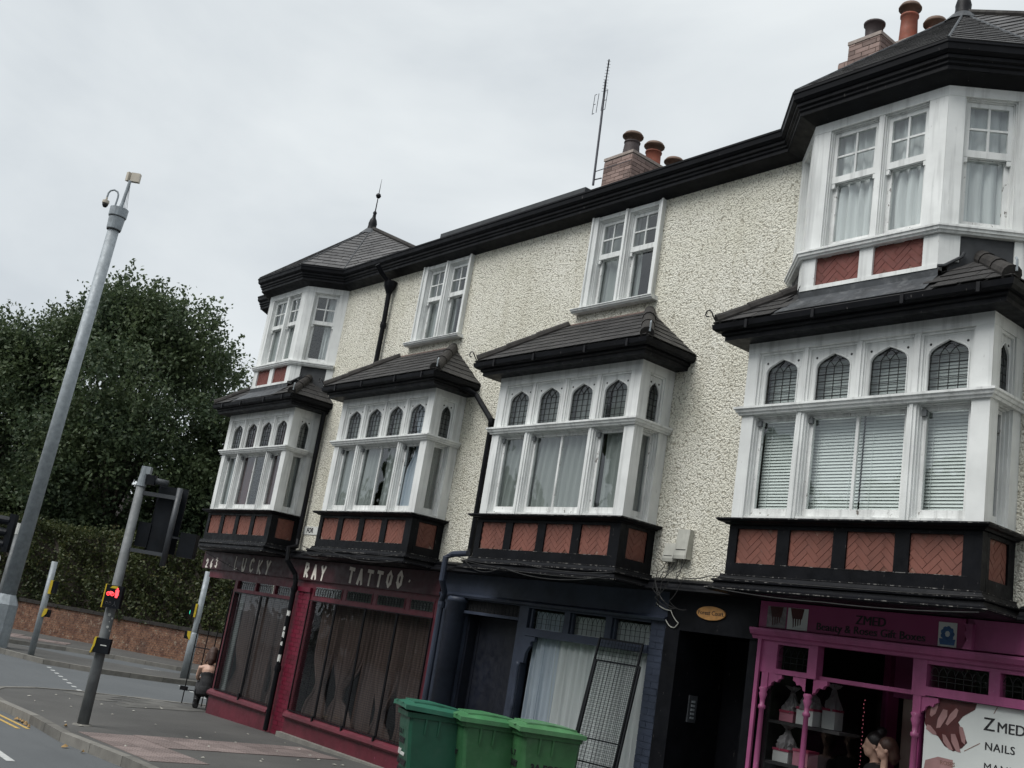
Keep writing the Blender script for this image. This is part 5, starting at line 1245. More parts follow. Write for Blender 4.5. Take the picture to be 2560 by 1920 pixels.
def cable(pts, r, label, mat='rubber', sag=0.0, n=10):
    P = []
    for a, b in zip(pts[:-1], pts[1:]):
        a, b = Vector(a), Vector(b)
        for k in range(n):
            t = k/n; P.append(a.lerp(b, t) + Vector((0, 0, -sag*4*t*(1-t))))
    P.append(Vector(pts[-1])); o = MB().tube(P, r, 5).build('cable', M(mat)); return T(o, label, 'cable', 'cables along the shop cornice')
CN = [('thin black cable sagging across the foot of the second bay', [(-16.3, -.74, 3.30), (-14.9, -.75, 3.27), (-13.3, -.74, 3.28)], .06), ('second thin cable looped under the second bay', [(-16.2, -.75, 3.22), (-15.4, -.75, 3.26), (-13.3, -.75, 3.18)], .09),
      ('thin black cable sagging across the foot of the third bay', [(-11.9, -.74, 3.30), (-10.6, -.74, 3.28), (-8.9, -.74, 3.24)], .05), ('long loose cable hanging below the third bay cornice', [(-11.7, -.75, 3.24), (-10.9, -.76, 3.2), (-8.9, -.76, 3.2)], .10), ('third cable on the foot of the third bay', [(-11.85, -.73, 3.26), (-8.95, -.75, 3.16)], .05),
      ('long thin grey cable drooping under the rightmost bay', [(-7.4, -.78, 3.16), (-6.0, -.80, 3.10), (-4.5, -.78, 3.13)], .02), ('thin cable along the foot of the rightmost bay', [(-8.3, -.2, 3.30), (-7.45, -.74, 3.28), (-4.5, -.72, 3.27)], .02),
      ('cable running up over the leftmost bay cornice', [(-20.6, -.74, 3.36), (-20.4, -.76, 3.12), (-19.4, -.12, 2.75)], .02)]
for l, p, s in CN: cable(p, .006, l, sag=s)
random.seed(21)
for k, w in enumerate(('first', 'second', 'third', 'fourth', 'fifth', 'sixth')):
    x = -8.70 + .06*k; zb = 3.49 if k < 3 else 3.53
    cable([(x, -.06, zb), (x+random.uniform(-.08, .08), -.14, 3.36), (x+random.uniform(-.25, .15), -.24, 3.25), (x+random.uniform(-.2, .3), -.25, 3.05+random.uniform(-.05, .1)), (x+random.uniform(-.1, .2), -.12, 2.95)], .005, f'black cable dangling under the grey service boxes, {w} from the left', sag=.04)
cable([(-8.8, -.04, 3.0), (-8.55, -.05, 2.93), (-8.42, -.04, 2.80), (-8.5, -.04, 2.74), (-8.62, -.04, 2.82)], .006, 'pale cable looped on the blue pier below the service boxes', 'meter_box', .02)

# ================================================================= STREET FURNITURE
GN = 'crossing posts at the junction'
# tv aerial strapped to the chimney
ae = empty('tv_aerial', (-13.95, 2.45, 10.8), 'thin grey tv aerial on a mast strapped to the middle chimney', 'aerial')
MB().tube([(-13.95, 2.42, 10.72), (-14.0, 2.42, 12.0), (-14.05, 2.42, 12.95)], .022, 8).build('mast', M('aerial_metal'), ae)
bm0, bm1 = Vector((-14.17, 2.53, 12.62)), Vector((-13.12, 1.63, 12.66))
mb = MB().tube([bm0, bm1], .014, 6); mb.build('boom', M('aerial_metal'), ae)
for k in range(11):
    p = bm0.lerp(bm1, .22+.075*k); w_ = .16-.006*k; e_ = Vector((.65, .76, 0)); MB().tube([p-e_*w_*.35, p+e_*w_*.35], .0035, 4).build('element', M('aerial_metal'), ae)
mb = MB()
for dx in (-.12, .12):
    for z in (12.25, 12.45, 12.66): mb.tube([(-14.05+dx-.06*(dx < 0), 2.36, z), (-14.05+dx+.06*(dx > 0), 2.36, z)], .006, 4)
    for e in (-.06, .06): mb.tube([(-14.05+dx+e*.9, 2.36, 12.25), (-14.05+dx+e*.9, 2.36, 12.66)], .006, 4)
mb.build('reflector', M('aerial_metal'), ae)
mb = MB().tube([(-13.97, 2.45, 11.02), (-13.05, 2.46, 11.02)], .008, 4); mb.tube([(-13.97, 2.45, 10.85), (-13.80, 2.47, 10.85)], .012, 4); mb.build('strap', M('aerial_metal'), ae)

# --- tall camera pole on the island
def seg(o, top, t): return o.lerp(top, t)
cb = Vector((-31.95, -.93, -.02)); ct = cb + Vector((.18, .18, 12.5)); ax = (ct-cb).normalized()
cp = empty('camera_pole', cb, 'tall grey tapered steel camera pole on the traffic island', 'camera pole')
MB().tube([cb, cb+ax*1.15], [.36, .34], 8).build('base_cabinet', M('galvanised'), cp)
MB().tube([cb+ax*1.15, cb+ax*1.42], [.345, .21], 8).build('cabinet_shoulder', M('galvanised'), cp)
MB().tube([cb+ax*1.42, cb+ax*12.4], [.20, .165], 20).build('shaft', M('galvanised'), cp, smooth=True)
MB().lathe(cb+ax*12.35, [(.20, 0), (.215, .02), (.235, .38), (.24, .40)], 18, ax).build('lower_collar', M('galvanised'), cp)
MB().lathe(cb+ax*12.755, [(.25, 0), (.265, .02), (.27, .28), (.22, .29)], 18, ax).build('upper_collar', M('galvanised'), cp)
MB().lathe(cb+ax*12.33, [(.205, 0), (.205, .02)], 16, ax).build('dark_band', M('rubber'), cp); MB().lathe(cb+ax*12.735, [(.245, 0), (.245, .02)], 16, ax).build('dark_band', M('rubber'), cp)
rr = Vector((.615, .788, 0)); tp = cb+ax*13.03
MB().tube([tp+rr*.02, tp+rr*.04+Vector((0, 0, .2)), tp+rr*.09+Vector((0, 0, .95))], [.075, .05, .045], 10).build('top_spigot', M('galvanised'), cp)
hk = [tp-rr*.16, tp-rr*.14+Vector((0, 0, .35))] + [tp-rr*(.30-.155*math.cos(a))+Vector((0, 0, .42+.16*math.sin(a))) for a in (0.2, .8, 1.57, 2.3, 2.9)] + [tp-rr*.46+Vector((0, 0, .32))]
MB().tube(hk, .028, 8).build('swan_neck', M('galvanised'), cp)
cm = tp-rr*.46+Vector((0, 0, .30)); MB().lathe(cm, [(.03, 0), (.03, -.08), (.10, -.10), (.105, -.18), (.09, -.20)], 14).build('camera_housing', M('dish_cream'), cp)
MB().lathe(cm, [(.088, -.20), (.085, -.25), (.05, -.31), (.01, -.32)], 14).build('camera_dome', M('rubber'), cp, smooth=True)
hd = tp+rr*.11+Vector((0, 0, .95))
for s, nm in ((-.10, 'a'), (.10, 'b')):
    Fh = Frame(hd+rr*s+Vector((-.05, .03, 0)), (.85, .2, 0) if s < 0 else (.615, .788, 0), (.2, -.85, 0) if s < 0 else (.788, -.615, 0))
    MB().fbox(Fh, -.06 if s < 0 else -.12, .06 if s < 0 else .14, 0, .28, -.07, .07).build('antenna_box', M('dish_cream'), cp)
mb = MB()
for s in (.14, .18, .22): mb.tube([tp+rr*s+Vector((0, 0, 0)), tp+rr*(s-.04)+Vector((0, 0, .3)), hd], .006, 4)
mb.build('cable', M('rubber'), cp)
gf = MB(); Fg = Frame(cb+Vector((.245, -.245, 0))*1.02, (.707, .707, 0), (.707, -.707, 0))
for pl in ([(-.2, .8), (.13, .98)], [(-.2, .72), (.13, .86)], [(.13, .98), (.11, .68)], [(.11, .68), (-.2, .62)], [(-.22, .55), (.1, .86)]):
    p, q = Vector(pl[0]), Vector(pl[1]); t = (q-p).normalized(); n = Vector((-t.y, t.x))*.012; gf.fpoly(Fg, [tuple(p-n), tuple(q-n), tuple(q+n), tuple(p+n)], .09, .094)
gf.build('graffiti', M('graffiti_blue'), cp)

# --- signal pole on the near pavement
sb = Vector((-16.32, -3.67, gz(-16.3))); sp = empty('signal_pole', sb, 'grey crossing signal pole on the near pavement with its lights turned away', 'traffic light')
U3 = Vector((.615, .788, 0)); N3 = Vector((.788, -.615, 0))            # to the right / towards the viewer
MB().tube([sb, sb+Vector((0, 0, 1.0)), sb+Vector((0, 0, 3.55))], [.083, .078, .066], 16).build('pole', M('galvanised_dark'), sp, smooth=True)
MB().lathe(sb, [(.15, 0), (.14, .012), (.085, .02)], 14).build('pole_footing', M('kerb_stone'), sp)
FP = Frame(sb, U3, N3)
cap = MB().tube([sb+Vector((0, 0, 3.555)), sb+Vector((0, 0, 3.70)), sb+Vector((.005, .005, 3.86))], [.075, .062, .055], 12); cap.build('pole_cap', M('galvanised'), sp)
MB().fbox(FP, -.045, .10, 3.75, 3.865, -.05, .05).build('cap_head', M('galvanised'), sp)
mb = MB().fbox(FP, .065, .20, 3.60, 3.745, -.06, .06); mb.build('detector_bracket', M('signal_black'), sp)
MB().tube([FP(.15, 3.67, 0), FP(.38, 3.665, -.08)], .05, 12).build('detector', M('signal_grey'), sp, smooth=True)
mb = MB().fbox(FP, .05, .64, 3.43, 3.49, -.03, .03); mb.fbox(FP, .04, .62, 2.56, 2.615, -.03, .03); mb.build('bracket_arm', M('signal_grey'), sp)
MB().tube([FP(.60, 2.42, 0), FP(.60, 3.62, 0)], .045, 12).build('bracket_post', M('signal_grey'), sp, smooth=True)
hd = MB().fbox(FP, .29, .57, 2.60, 3.60, -.25, -.06); hd = hd.build('signal_head', M('signal_black'), sp)
MB().fbox(FP, .20, .66, 2.62, 3.64, -.285, -.255).build('backboard', M('signal_black'), sp)
MB().fbox(FP, .085, .28, 2.66, 3.03, -.22, -.05).build('filter_head', M('signal_black'), sp); MB().fbox(FP, .75, 1.00, 2.60, 2.97, -.24, -.04).build('filter_head', M('signal_black'), sp)
mb = MB().fbox(FP, .57, .75, 2.86, 2.89, -.16, -.12); mb.fbox(FP, .2, .3, 2.86, 2.89, -.16, -.12); mb.build('filter_bracket', M('signal_grey'), sp)
for z in (2.75, 3.08, 3.41): MB().lathe(FP(.43, z, -.285), [(.11, 0), (.115, .18), (.105, .18), (.10, .0)], 14, -N3).build('lens_hood', M('signal_black'), sp)
# near-side pedestrian and cycle signal
FQ = Frame(sb, Vector((.615, .788, 0)), Vector((.788, -.615, 0)))
MB().fbox(FQ, -.075, .17, 1.70, 2.03, .085, .20).build('pedestrian_signal', M('signal_black'), sp)
MB().fbox(FQ, -.093, -.076, 1.69, 2.035, .075, .205).build('signal_side', M('yellow_plastic'), sp)
mb = MB().fpoly(FQ, [(-.02, 1.985), (.08, 1.985), (.10, 2.02), (.01, 2.02)], .201, .205); mb.build('signal_label', M('yellow_plastic'), sp)
red = MB()                                                          # lit red walker and bicycle
red.lathe(FQ(.095, 1.985, .202), [(.014, 0), (.012, .004)], 8, N3); red.fpoly(FQ, [(.07, 1.97), (.12, 1.97), (.125, 1.90), (.112, 1.855), (.082, 1.855), (.075, 1.9)], .202, .206)
for cx in (-.025, .035):
    pts = [FQ(cx+.024*math.cos(a), 1.90+.024*math.sin(a), .204) for a in np.linspace(0, 6.283, 11)]; red.tube(pts, .006, 4)
red.tube([FQ(-.025, 1.90, .204), FQ(.0, 1.935, .204), FQ(.03, 1.93, .204), FQ(.035, 1.90, .204), FQ(.005, 1.895, .204), FQ(0, 1.935, .204)], .006, 4)
red.build('red_figure', M('red_led'), sp)
off = MB(); off.tube([FQ(.09, 1.80, .202), FQ(.10, 1.77, .202), FQ(.07, 1.73, .202)], .005, 4); off.tube([FQ(.10, 1.77, .202), FQ(.12, 1.73, .202)], .005, 4)
for cx in (-.02, .03): off.tube([FQ(cx+.018*math.cos(a), 1.765+.018*math.sin(a), .202) for a in np.linspace(0, 6.283, 9)], .003, 4)
off.build('unlit_figure', M('signal_grey'), sp)
MB().fbox(FQ, -.06, .165, 1.04, 1.255, .08, .17).build('push_button_box', M('signal_black'), sp); MB().fpoly(FQ, [(-.10, 1.03), (-.085, 1.03), (-.05, 1.14), (-.045, 1.26), (-.075, 1.26), (-.08, 1.15)], .07, .175).build('button_side', M('yellow_plastic'), sp)
MB().fbox(FQ, .03, .12, 1.15, 1.165, .171, .173).build('button_label', M('sticker_white'), sp)
mb = MB()
for z, w, a in ((1.60, .05, .3), (1.55, .035, 1.0), (1.50, .02, .6), (1.42, .045, .5), (1.37, .03, 1.1)): mb.lathe(sb+Vector((0, 0, z)) + (U3*math.sin(a) + N3*math.cos(a))*.0785, [(w*.5, 0), (w*.4, .002)], 5, U3*math.sin(a) + N3*math.cos(a))
mb.build('sticker', M('sticker_white'), sp)

# --- short posts with push buttons on the island
def short_post(x, y, h, flip, label, thick=False):
    b = Vector((x, y, gz(x))); r = empty('crossing_post', b, label, 'crossing post', GN); F = Frame(b, U3*flip, N3)
    if thick: MB().tube([b, b+Vector((0, 0, 1.18)), b+Vector((0, 0, 1.24))], [.125, .118, .07], 14).build('post_sleeve', M('galvanised'), r, smooth=True)
    MB().tube([b, b+Vector((0, 0, h))], [.085, .078], 14).build('post', M('galvanised'), r, smooth=True)
    s = -1 if thick else 1
    MB().fbox(F, .08*s if s > 0 else -.22, .22 if s > 0 else -.08, 1.66, 1.98, -.09, .09).build('signal_box', M('signal_black'), r)
    MB().fbox(F, .06 if s > 0 else -.11, .13 if s > 0 else -.06, 1.63, 1.99, .02, .105).build('signal_side', M('yellow_plastic'), r)
    MB().fbox(F, .09 if s > 0 else -.24, .22 if s > 0 else -.10, 1.03, 1.22, -.08, .08).build('push_button_box', M('signal_black'), r)
    MB().fpoly(F, [(s*.05, 1.02), (s*.09, 1.02), (s*.16, 1.12), (s*.17, 1.24), (s*.08, 1.24)], .02, .10).build('button_side', M('yellow_plastic'), r)
    if thick: MB().lathe(F(-.235, 1.74, 0), [(.06, 0), (.055, .01)], 10, -U3).build('green_lens', M('green_led'), r)
short_post(-30.25, -.42, 2.48, 1, 'grey crossing post with yellow boxes, left one standing at the island tip')
short_post(-28.55, 3.18, 2.9, 1, 'thicker grey crossing post with yellow boxes, right one near the shop corner', True)
# --- far signal behind the camera pole
fb = Vector((-36.0, -.05, -.02)); fs = empty('signal_pole', fb, 'far traffic light with three hooded black lenses at the left edge of the view', 'traffic light')
MB().tube([fb, fb+Vector((0.03, 0.03, 3.15))], .085, 12).build('pole', M('galvanised_dark'), fs, smooth=True); MB().tube([fb+Vector((.03, .03, 3.15)), fb+Vector((.035, .035, 3.5))], .09, 12).build('pole_cap', M('sticker_white'), fs)
Ff_ = Frame(fb, (.615, .788, 0), (.788, -.615, 0)); MB().fbox(Ff_, -.30, -.11, 2.55, 3.75, -.12, .1).build('signal_head', M('signal_black'), fs)
for z in (2.78, 3.15, 3.52): MB().lathe(Ff_(-.28, z, 0), [(.13, 0), (.14, .34), (.13, .34), (.12, 0)], 12, -U3).build('lens_hood', M('signal_black'), fs)
MB().lathe(Ff_(-.36, 2.30, .1), [(.17, 0), (.17, .02)], 18, (.5, -.8, 0)).build('round_sign', M('sticker_white'), fs); MB().lathe(Ff_(-.36, 2.30, .121), [(.07, 0), (.07, .012)], 12, (.5, -.8, 0)).build('sign_mark', M('gift_red'), fs)

# ================================================================= WHEELIE BINS
def wheelie(cx, cy, ang, mat, label, texts, tilt=0.0, openlid=0.03, scale=1.05):
    """C = front right rim corner; front faces ang; body width .58, depth .72"""
    z0 = gz(cx); root = empty('wheelie_bin', (cx, cy, z0), label, 'wheelie bin', 'green wheelie bins on the pavement')
    f = Vector((math.cos(ang), math.sin(ang), 0)); r = Vector((f.y, -f.x, 0))      # f = front direction, r to the bin's left seen from front
    C = Vector((cx, cy, z0))
    def P(u, v, z): return C + r*u - f*v + Vector((0, 0, z*scale))                  # u across (0..W) to the left, v backwards from the front
    W, Dp = .58*scale, .72*scale
    def ring(z, i, fi):
        c = .035; a, b, e, g = i, W-i, fi, Dp-i*.6
        return [P(a+c, e, z), P(b-c, e, z), P(b, e+c, z), P(b, g-c, z), P(b-c, g, z), P(a+c, g, z), P(a, g-c, z), P(a, e+c, z)]
    rings = [ring(.06, .075, .16), ring(.35, .06, .12), ring(.85, .035, .045), ring(.96, .03, .04), ring(.965, .008, .006), ring(1.02, .0, .0), ring(1.02, .02, .02)]
    mb = MB(); n = 8
    mb.add([p for rg in rings for p in rg], [(i*n+k, i*n+(k+1) % n, (i+1)*n+(k+1) % n, (i+1)*n+k) for i in range(len(rings)-1) for k in range(n)] + [tuple(range(n))])
    body = mb.build('bin_body', M(mat), root)
    ribs = MB()
    for u in (.14, .29, .44):
        for sgn in (0, 1): pass
    for v in (.22, .38):
        ribs.prism([P(.022, v, .965), P(.022, v+.025, .965), P(.030, v+.02, .80), P(.030, v+.005, .80)], -r*.014)
    ribs.build('side_rib', M(mat), root)
    # lid: domed with skirt, hinged at the back
    lid = MB(); ov = .03; nx, ny = 9, 9; vs = []
    def lz(s, t):
        dome = .055*(1-(2*s-1)**4)*(math.sin(math.pi*min(1, t*1.0+.02))**.6)
        return 1.035 + openlid*(1-t)*1.0 + .025*t + max(0, dome)
    for j in range(ny+1):
        for i in range(nx+1):
            s, t = i/nx, j/ny; vs.append(P(-ov+(W+2*ov)*s, -ov-.02+(Dp+ov+.03)*t, lz(s, t)))
    m_ = nx+1; base = len(vs)
    fs = [(j*m_+i, j*m_+i+1, (j+1)*m_+i+1, (j+1)*m_+i) for j in range(ny) for i in range(nx)]
    rim = [j for j in range(m_)] + [j*m_+nx for j in range(1, ny+1)] + [ny*m_+i for i in range(nx-1, -1, -1)] + [j*m_ for j in range(ny-1, 0, -1)]
    for k in rim: vs.append(vs[k] - Vector((0, 0, .05)))
    L = len(rim)
    for k in range(L): fs.append((rim[k], rim[(k+1) % L], base+(k+1) % L, base+k))
    lid.add(vs, fs); lo = lid.build('lid', M(mat+'_lid'), root)
    # raised pad and front lip on the lid
    pad = MB(); q = []
    for s, t in ((.15, .12), (.85, .12), (.88, .5), (.85, .9), (.15, .9), (.12, .5)): q.append(P(-ov+(W+2*ov)*s, -ov+(Dp+ov)*t, lz(s, t)+.004))
    top = [p + Vector((0, 0, .016)) for p in q]; pad.add(q+top, [tuple(range(6)), tuple(range(6, 12))] + [(k, (k+1) % 6, 6+(k+1) % 6, 6+k) for k in range(6)]); pad.build('lid_pad', M(mat+'_lid'), root)
    lip = MB()
    for u in (.12, .42): lip.tube([P(u, -.03, 1.03+openlid), P(u+.0, -.055, 1.045+openlid), P(u+.06, -.055, 1.045+openlid), P(u+.06, -.03, 1.03+openlid)], .010, 6)
    lip.build('lid_grip', M(mat+'_lid'), root)
    MB().tube([P(.03, Dp+.03, 1.035), P(W-.03, Dp+.03, 1.035)], .018, 8).build('handle_bar', M(mat), root)
    ax_ = MB().tube([P(-.01, Dp-.06, .10), P(W+.01, Dp-.06, .10)], .012, 8); ax_.build('axle', M('galvanised_dark'), root)
    for u in (.0, W-.0): MB().lathe(P(u, Dp-.05, .10), [(.03, -.025), (.10, -.025), (.10, .025), (.03, .025)], 16, r).build('wheel', M('rubber'), root)
    # painted address on front and side
    Ffr = Frame(P(0, .05, 0), -r, f); Fsd = Frame(P(.03, 0, 0), f, -r)
    for side, s, z, tx, sz, mt in texts:
        tl = .11 if side == 'front' else .04
        if side == 'front':                                       # reads left to right seen from the front
            F = Frame(P(W, .045 + (.9-z)*.13, 0), -r, f)
        else: F = Frame(P(.035+(.9-z)*.045, Dp, 0), f*1, -r)
        F.O.z = z0
        if side == 'side': F = Frame(P(.033+(.9-z)*.04, 0.0, 0), -f, -r); F.O.z = z0
        lettering(root, F, s, z, .010, tx, sz, mt, .004, name='painted_lettering')
    return root
A0 = math.atan2(-.93, -.37)
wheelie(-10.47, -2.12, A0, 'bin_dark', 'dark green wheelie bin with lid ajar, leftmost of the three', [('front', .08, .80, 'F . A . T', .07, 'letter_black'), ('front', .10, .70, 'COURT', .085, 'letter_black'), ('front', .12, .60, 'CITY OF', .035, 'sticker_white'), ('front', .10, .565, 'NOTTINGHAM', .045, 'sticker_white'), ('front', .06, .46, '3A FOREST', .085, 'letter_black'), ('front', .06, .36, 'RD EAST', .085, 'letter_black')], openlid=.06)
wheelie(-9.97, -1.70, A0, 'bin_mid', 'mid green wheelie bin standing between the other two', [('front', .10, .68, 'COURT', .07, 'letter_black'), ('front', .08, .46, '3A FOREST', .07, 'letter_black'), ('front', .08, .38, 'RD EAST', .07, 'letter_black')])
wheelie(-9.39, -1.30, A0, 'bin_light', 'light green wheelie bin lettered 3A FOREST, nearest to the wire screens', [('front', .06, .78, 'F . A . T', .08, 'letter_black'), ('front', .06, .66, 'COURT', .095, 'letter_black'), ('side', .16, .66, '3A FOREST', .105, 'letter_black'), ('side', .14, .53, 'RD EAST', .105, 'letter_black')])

# --- iron gate standing open at the corner entrance
ga = empty('iron_gate', (-21.0, .1, gz(-21)), 'thin black iron gate standing ajar at the corner entrance', 'gate')
g0, g1 = Vector((-21.30, .0, 0)), Vector((-20.62, .55, 0)); zg = gz(-21)
def gp(t, z): p = g0.lerp(g1, t); return Vector((p.x, p.y, zg+z))
for k, t in enumerate((0, .28, .5, .66, .8, .92)): MB().tube([gp(t, .03), gp(t, 1.55 if k else 1.62)], .012, 6).build('gate_bar', M('black_iron'), ga)
for z in (.30, 1.15): MB().tube([gp(0, z), gp(1, z)], .012, 6).build('gate_rail', M('black_iron'), ga)
MB().fbox(Frame(gp(0, 0)-Vector((0, 0, 0)), (g1-g0), (.6, -.78, 0)), -.10, .06, .28, .36, -.02, .02).build('gate_lock', M('black_iron'), ga)
fg = empty('folding_grille', (-20.2, .15, gz(-20)), 'black folding security grille bunched against the shop corner', 'grille')
for k in range(6): MB().box(-20.25+.035*k, -20.235+.035*k, .05+.03*k, .07+.03*k, gz(-20)+.02, 2.45).build('grille_bar', M('black_iron'), fg)
mb = MB()
for j in range(9):
    z = .3+.25*j; mb.tube([(-20.25, .06, z), (-20.07, .22, z+.12)], .006, 4); mb.tube([(-20.25, .06, z+.12), (-20.07, .22, z)], .006, 4)
mb.build('lattice', M('black_iron'), fg)

# ================================================================= GARDEN WALL, HEDGE, TREES, HOUSE BEHIND
W0, W1 = Vector((-56.0, -6.6, 0)), Vector((-24.0, 12.9, 0)); wd = (W1-W0).normalized(); wn_ = Vector((wd.y, -wd.x, 0)); Lw = (W1-W0).length
FG = Frame((W0.x, W0.y, -.02), wd, wn_)
gw = empty('garden_wall', (-38, 4.4, -.02), 'old brown brick garden wall below the hedge across the road', 'wall')
MB().fbox(FG, 0, Lw, -.1, 1.0, -.22, -.012).build('wall_core', M('mortar'), gw)
def joined_bricks():
    mb = MB(); z = 0.0; r = 0
    m, nt, bs = nodes('brick_old'); p = pos(nt)
    c = mixc(nt, ramp(nt, noise(nt, p, 5.0, 3), [(0.35, 0.0), (0.65, 1.0)]), (0.115, 0.055, 0.038), (0.25, 0.135, 0.085))
    c = mixc(nt, ramp(nt, noise(nt, p, 1.3, 4), [(0.5, 0.0), (0.75, 0.8)]), c, (0.10, 0.065, 0.05)); c = mixc(nt, ramp(nt, noise(nt, p, 7.0, 5, .7), [(0.58, 0.0), (0.66, 0.8)]), c, (0.36, 0.29, 0.22))
    nt.links.new(c, bs.inputs['Base Color']); bs.inputs['Roughness'].default_value = .95; MATS['brick_old'] = m
    while z < .98:
        s = 10.0 - (.115 if r % 2 else 0)
        while s < 34:
            L = .215 if (r % 4) else .102
            mb.fbox(FG, s, s+L, z, z+.065, -.02, random.uniform(-.004, .006)); s += L+.012
        z += .077; r += 1
    o = mb.build('bricks', M('brick_old'), gw); o['kind'] = 'stuff'
joined_bricks()
n = int((Lw-8)/.6)
for k in range(n):
    if 10 < 4+.6*k < 34: MB().fbox(FG, 4+.6*k, 4+.6*k+.59, .99, 1.10+random.uniform(-.008, .008), -.27, .045).build('coping_stone', M('hip_clay'), gw)
sgn = MB().fbox(FG, 20.9, 21.06, .62, .82, .008, .02).build('hydrant_sign', M('sticker_white')); T(sgn, 'small pale square hydrant plate marked H on the garden wall', 'sign'); lettering(sgn, FG, 20.925, .655, .021, 'H', .17, 'letter_black', .006)

def leaves(name, P, size, mat, parent, flat=0.0, elong=1.7):
    """many leaf-sized faces: P is an (n,3) array of centres"""
    n = len(P); rng = np.random.default_rng(n)
    d = rng.normal(size=(n, 3)); d /= np.linalg.norm(d, axis=1, keepdims=True)
    nn = rng.normal(size=(n, 3)); nn[:, 2] = np.abs(nn[:, 2]) + flat; nn -= d*(nn*d).sum(1, keepdims=True); nn /= np.linalg.norm(nn, axis=1, keepdims=True)
    e = np.cross(nn, d); s = size*rng.uniform(.6, 1.35, size=(n, 1))
    a = P - d*s*elong/2; b = P + e*s*.5 + nn*s*.12; c = P + d*s*elong/2; f = P - e*s*.5 + nn*s*.12
    V = np.stack([a, b, c, f], 1).reshape(-1, 3).astype(np.float32)
    me = bpy.data.meshes.new(name); me.vertices.add(4*n); me.vertices.foreach_set('co', V.ravel())
    me.loops.add(4*n); me.loops.foreach_set('vertex_index', np.arange(4*n, dtype=np.int32))
    me.polygons.add(n); me.polygons.foreach_set('loop_start', np.arange(0, 4*n, 4, dtype=np.int32)); me.polygons.foreach_set('loop_total', np.full(n, 4, dtype=np.int32))
    me.update(calc_edges=True); me.materials.append(M(mat))
    o = bpy.data.objects.new(name, me); COL.objects.link(o); adopt(o, parent); return o

# hedge: leafy shell with bumps over a dark twiggy body
rng = np.random.default_rng(5)
hd_ = empty('hedge', (-39, 5.2, 0), 'tall clipped dark green hedge growing above the brick garden wall', 'hedge')
def hedge():
    n = 52000; s = rng.uniform(9, 35, n); z = 0.95 + 2.95*rng.uniform(0, 1, n)**.9
    bumpf = .16*np.sin(s*2.1+np.sin(s*.7)*2) + .12*np.sin(s*5.3+z*2.2) + .10*np.sin(z*4.1+s*1.3) + .08*np.sin(z*9+s*7)
    dep = -.15 - np.abs(rng.normal(0, .16, n)) + bumpf - .05*(z > 3.4)
    top = rng.uniform(0, 1, n) < .16; z = np.where(top, 3.85+rng.normal(0, .10, n)+.1*np.sin(s*1.3), z); dep = np.where(top, -rng.uniform(.1, 1.5, n), dep)
    P = np.array([W0.x, W0.y, -.02])[None] + s[:, None]*np.array(wd)[None] + dep[:, None]*np.array(wn_)[None]; P[:, 2] += z
    leaves('foliage', P, .075, 'leaf_hedge', hd_)
hedge()
MB().fbox(FG, 9.2, 34.8, .9, 3.65, -1.35, -.55).build('twig_mass', M('bark'), hd_)

def tree(base, h, crown, label, nleaf, size=.105, seed=1, name='broadleaf_tree'):
    """crown: list of (dx, dy, z, r) clumps"""
    rg = np.random.default_rng(seed); rnd = random.Random(seed)
    t = empty(name, base, label, 'tree', 'trees behind the hedge'); b = Vector(base)
    mb = MB(); mb.tube([b, b+Vector((.1, 0, h*.2)), b+Vector((-.1, .1, h*.45)), b+Vector((.1, 0, h*.75))], [.32, .26, .2, .07], 9); mb.build('trunk', M('bark'), t)
    lm = MB()
    for dx, dy, z, r in crown:
        st = b+Vector((0, 0, h*.22 + .3*max(0, z-h*.35))); en = b+Vector((dx*.75, dy*.75, z)); md = st.lerp(en, .5)+Vector((0, 0, .3))
        lm.tube([st, md, en], [.11, .07, .025], 6)
    lm.build('limb', M('bark'), t)
    V = np.array([c[3]**2.2 for c in crown]); V = V/V.sum(); P = []
    for (dx, dy, z, r), w in zip(crown, V):
        nt_ = int(nleaf*w); ns = max(6, int(r*r*14))
        # sub-clumps scattered through the volume near the surface give light and dark masses
        sd = rg.normal(size=(ns, 3)); sd /= np.linalg.norm(sd, axis=1, keepdims=True); sd[:, 2] = np.where(sd[:, 2] < -.5, -sd[:, 2]*.5, sd[:, 2])
        sr = r*rg.uniform(.55, 1.02, (ns, 1)); cc = np.array([b.x+dx, b.y+dy, b.z+z])[None] + sd*sr
        k = rg.integers(0, ns, nt_); off = rg.normal(size=(nt_, 3))*np.array([.30, .30, .24])*(.8+.25*r**.5)
        P.append(cc[k]+off)
        # sprigs standing out of the outline
        for _ in range(int(ns*.4)):
            q = cc[rg.integers(0, ns)]; out = q-np.array([b.x+dx, b.y+dy, b.z+z]); out = out/np.linalg.norm(out); out = out + np.array([0, 0, .9]); out /= np.linalg.norm(out)
            tt = rg.uniform(.2, 1.0, 20)[:, None]; P.append(q[None] + out[None]*tt*rg.uniform(.5, 1.2) + rg.normal(size=(20, 3))*.06)
    leaves('crown', np.concatenate(P), size, 'leaf_tree', t)
def mass(seed, n, rx, ry, z0, z1, rr):
    rg = random.Random(seed); out = []
    for k in range(n):
        a = rg.uniform(0, 6.283); zz = rg.uniform(0, 1); w = math.sin(math.pi*(.12+.80*zz))**.7; q = rg.uniform(.45, 1)**.5
        out.append((rx*w*q*math.cos(a), ry*w*q*math.sin(a), z0+(z1-z0)*zz, rr*rg.uniform(.75, 1.25)))
    return out
tree((-46.0, 6.0, 0), 14.5, mass(3, 56, 4.9, 4.6, 2.2, 13.0, 1.75), 'large dark broadleaf tree behind the hedge, tallest one, crossed by the camera pole', 120000, seed=3)
tree((-50.5, 1.4, 0), 12.5, mass(11, 38, 4.0, 3.8, 2.2, 11.0, 1.65), 'dark broadleaf tree at the left edge of the view behind the hedge', 66000, seed=11)
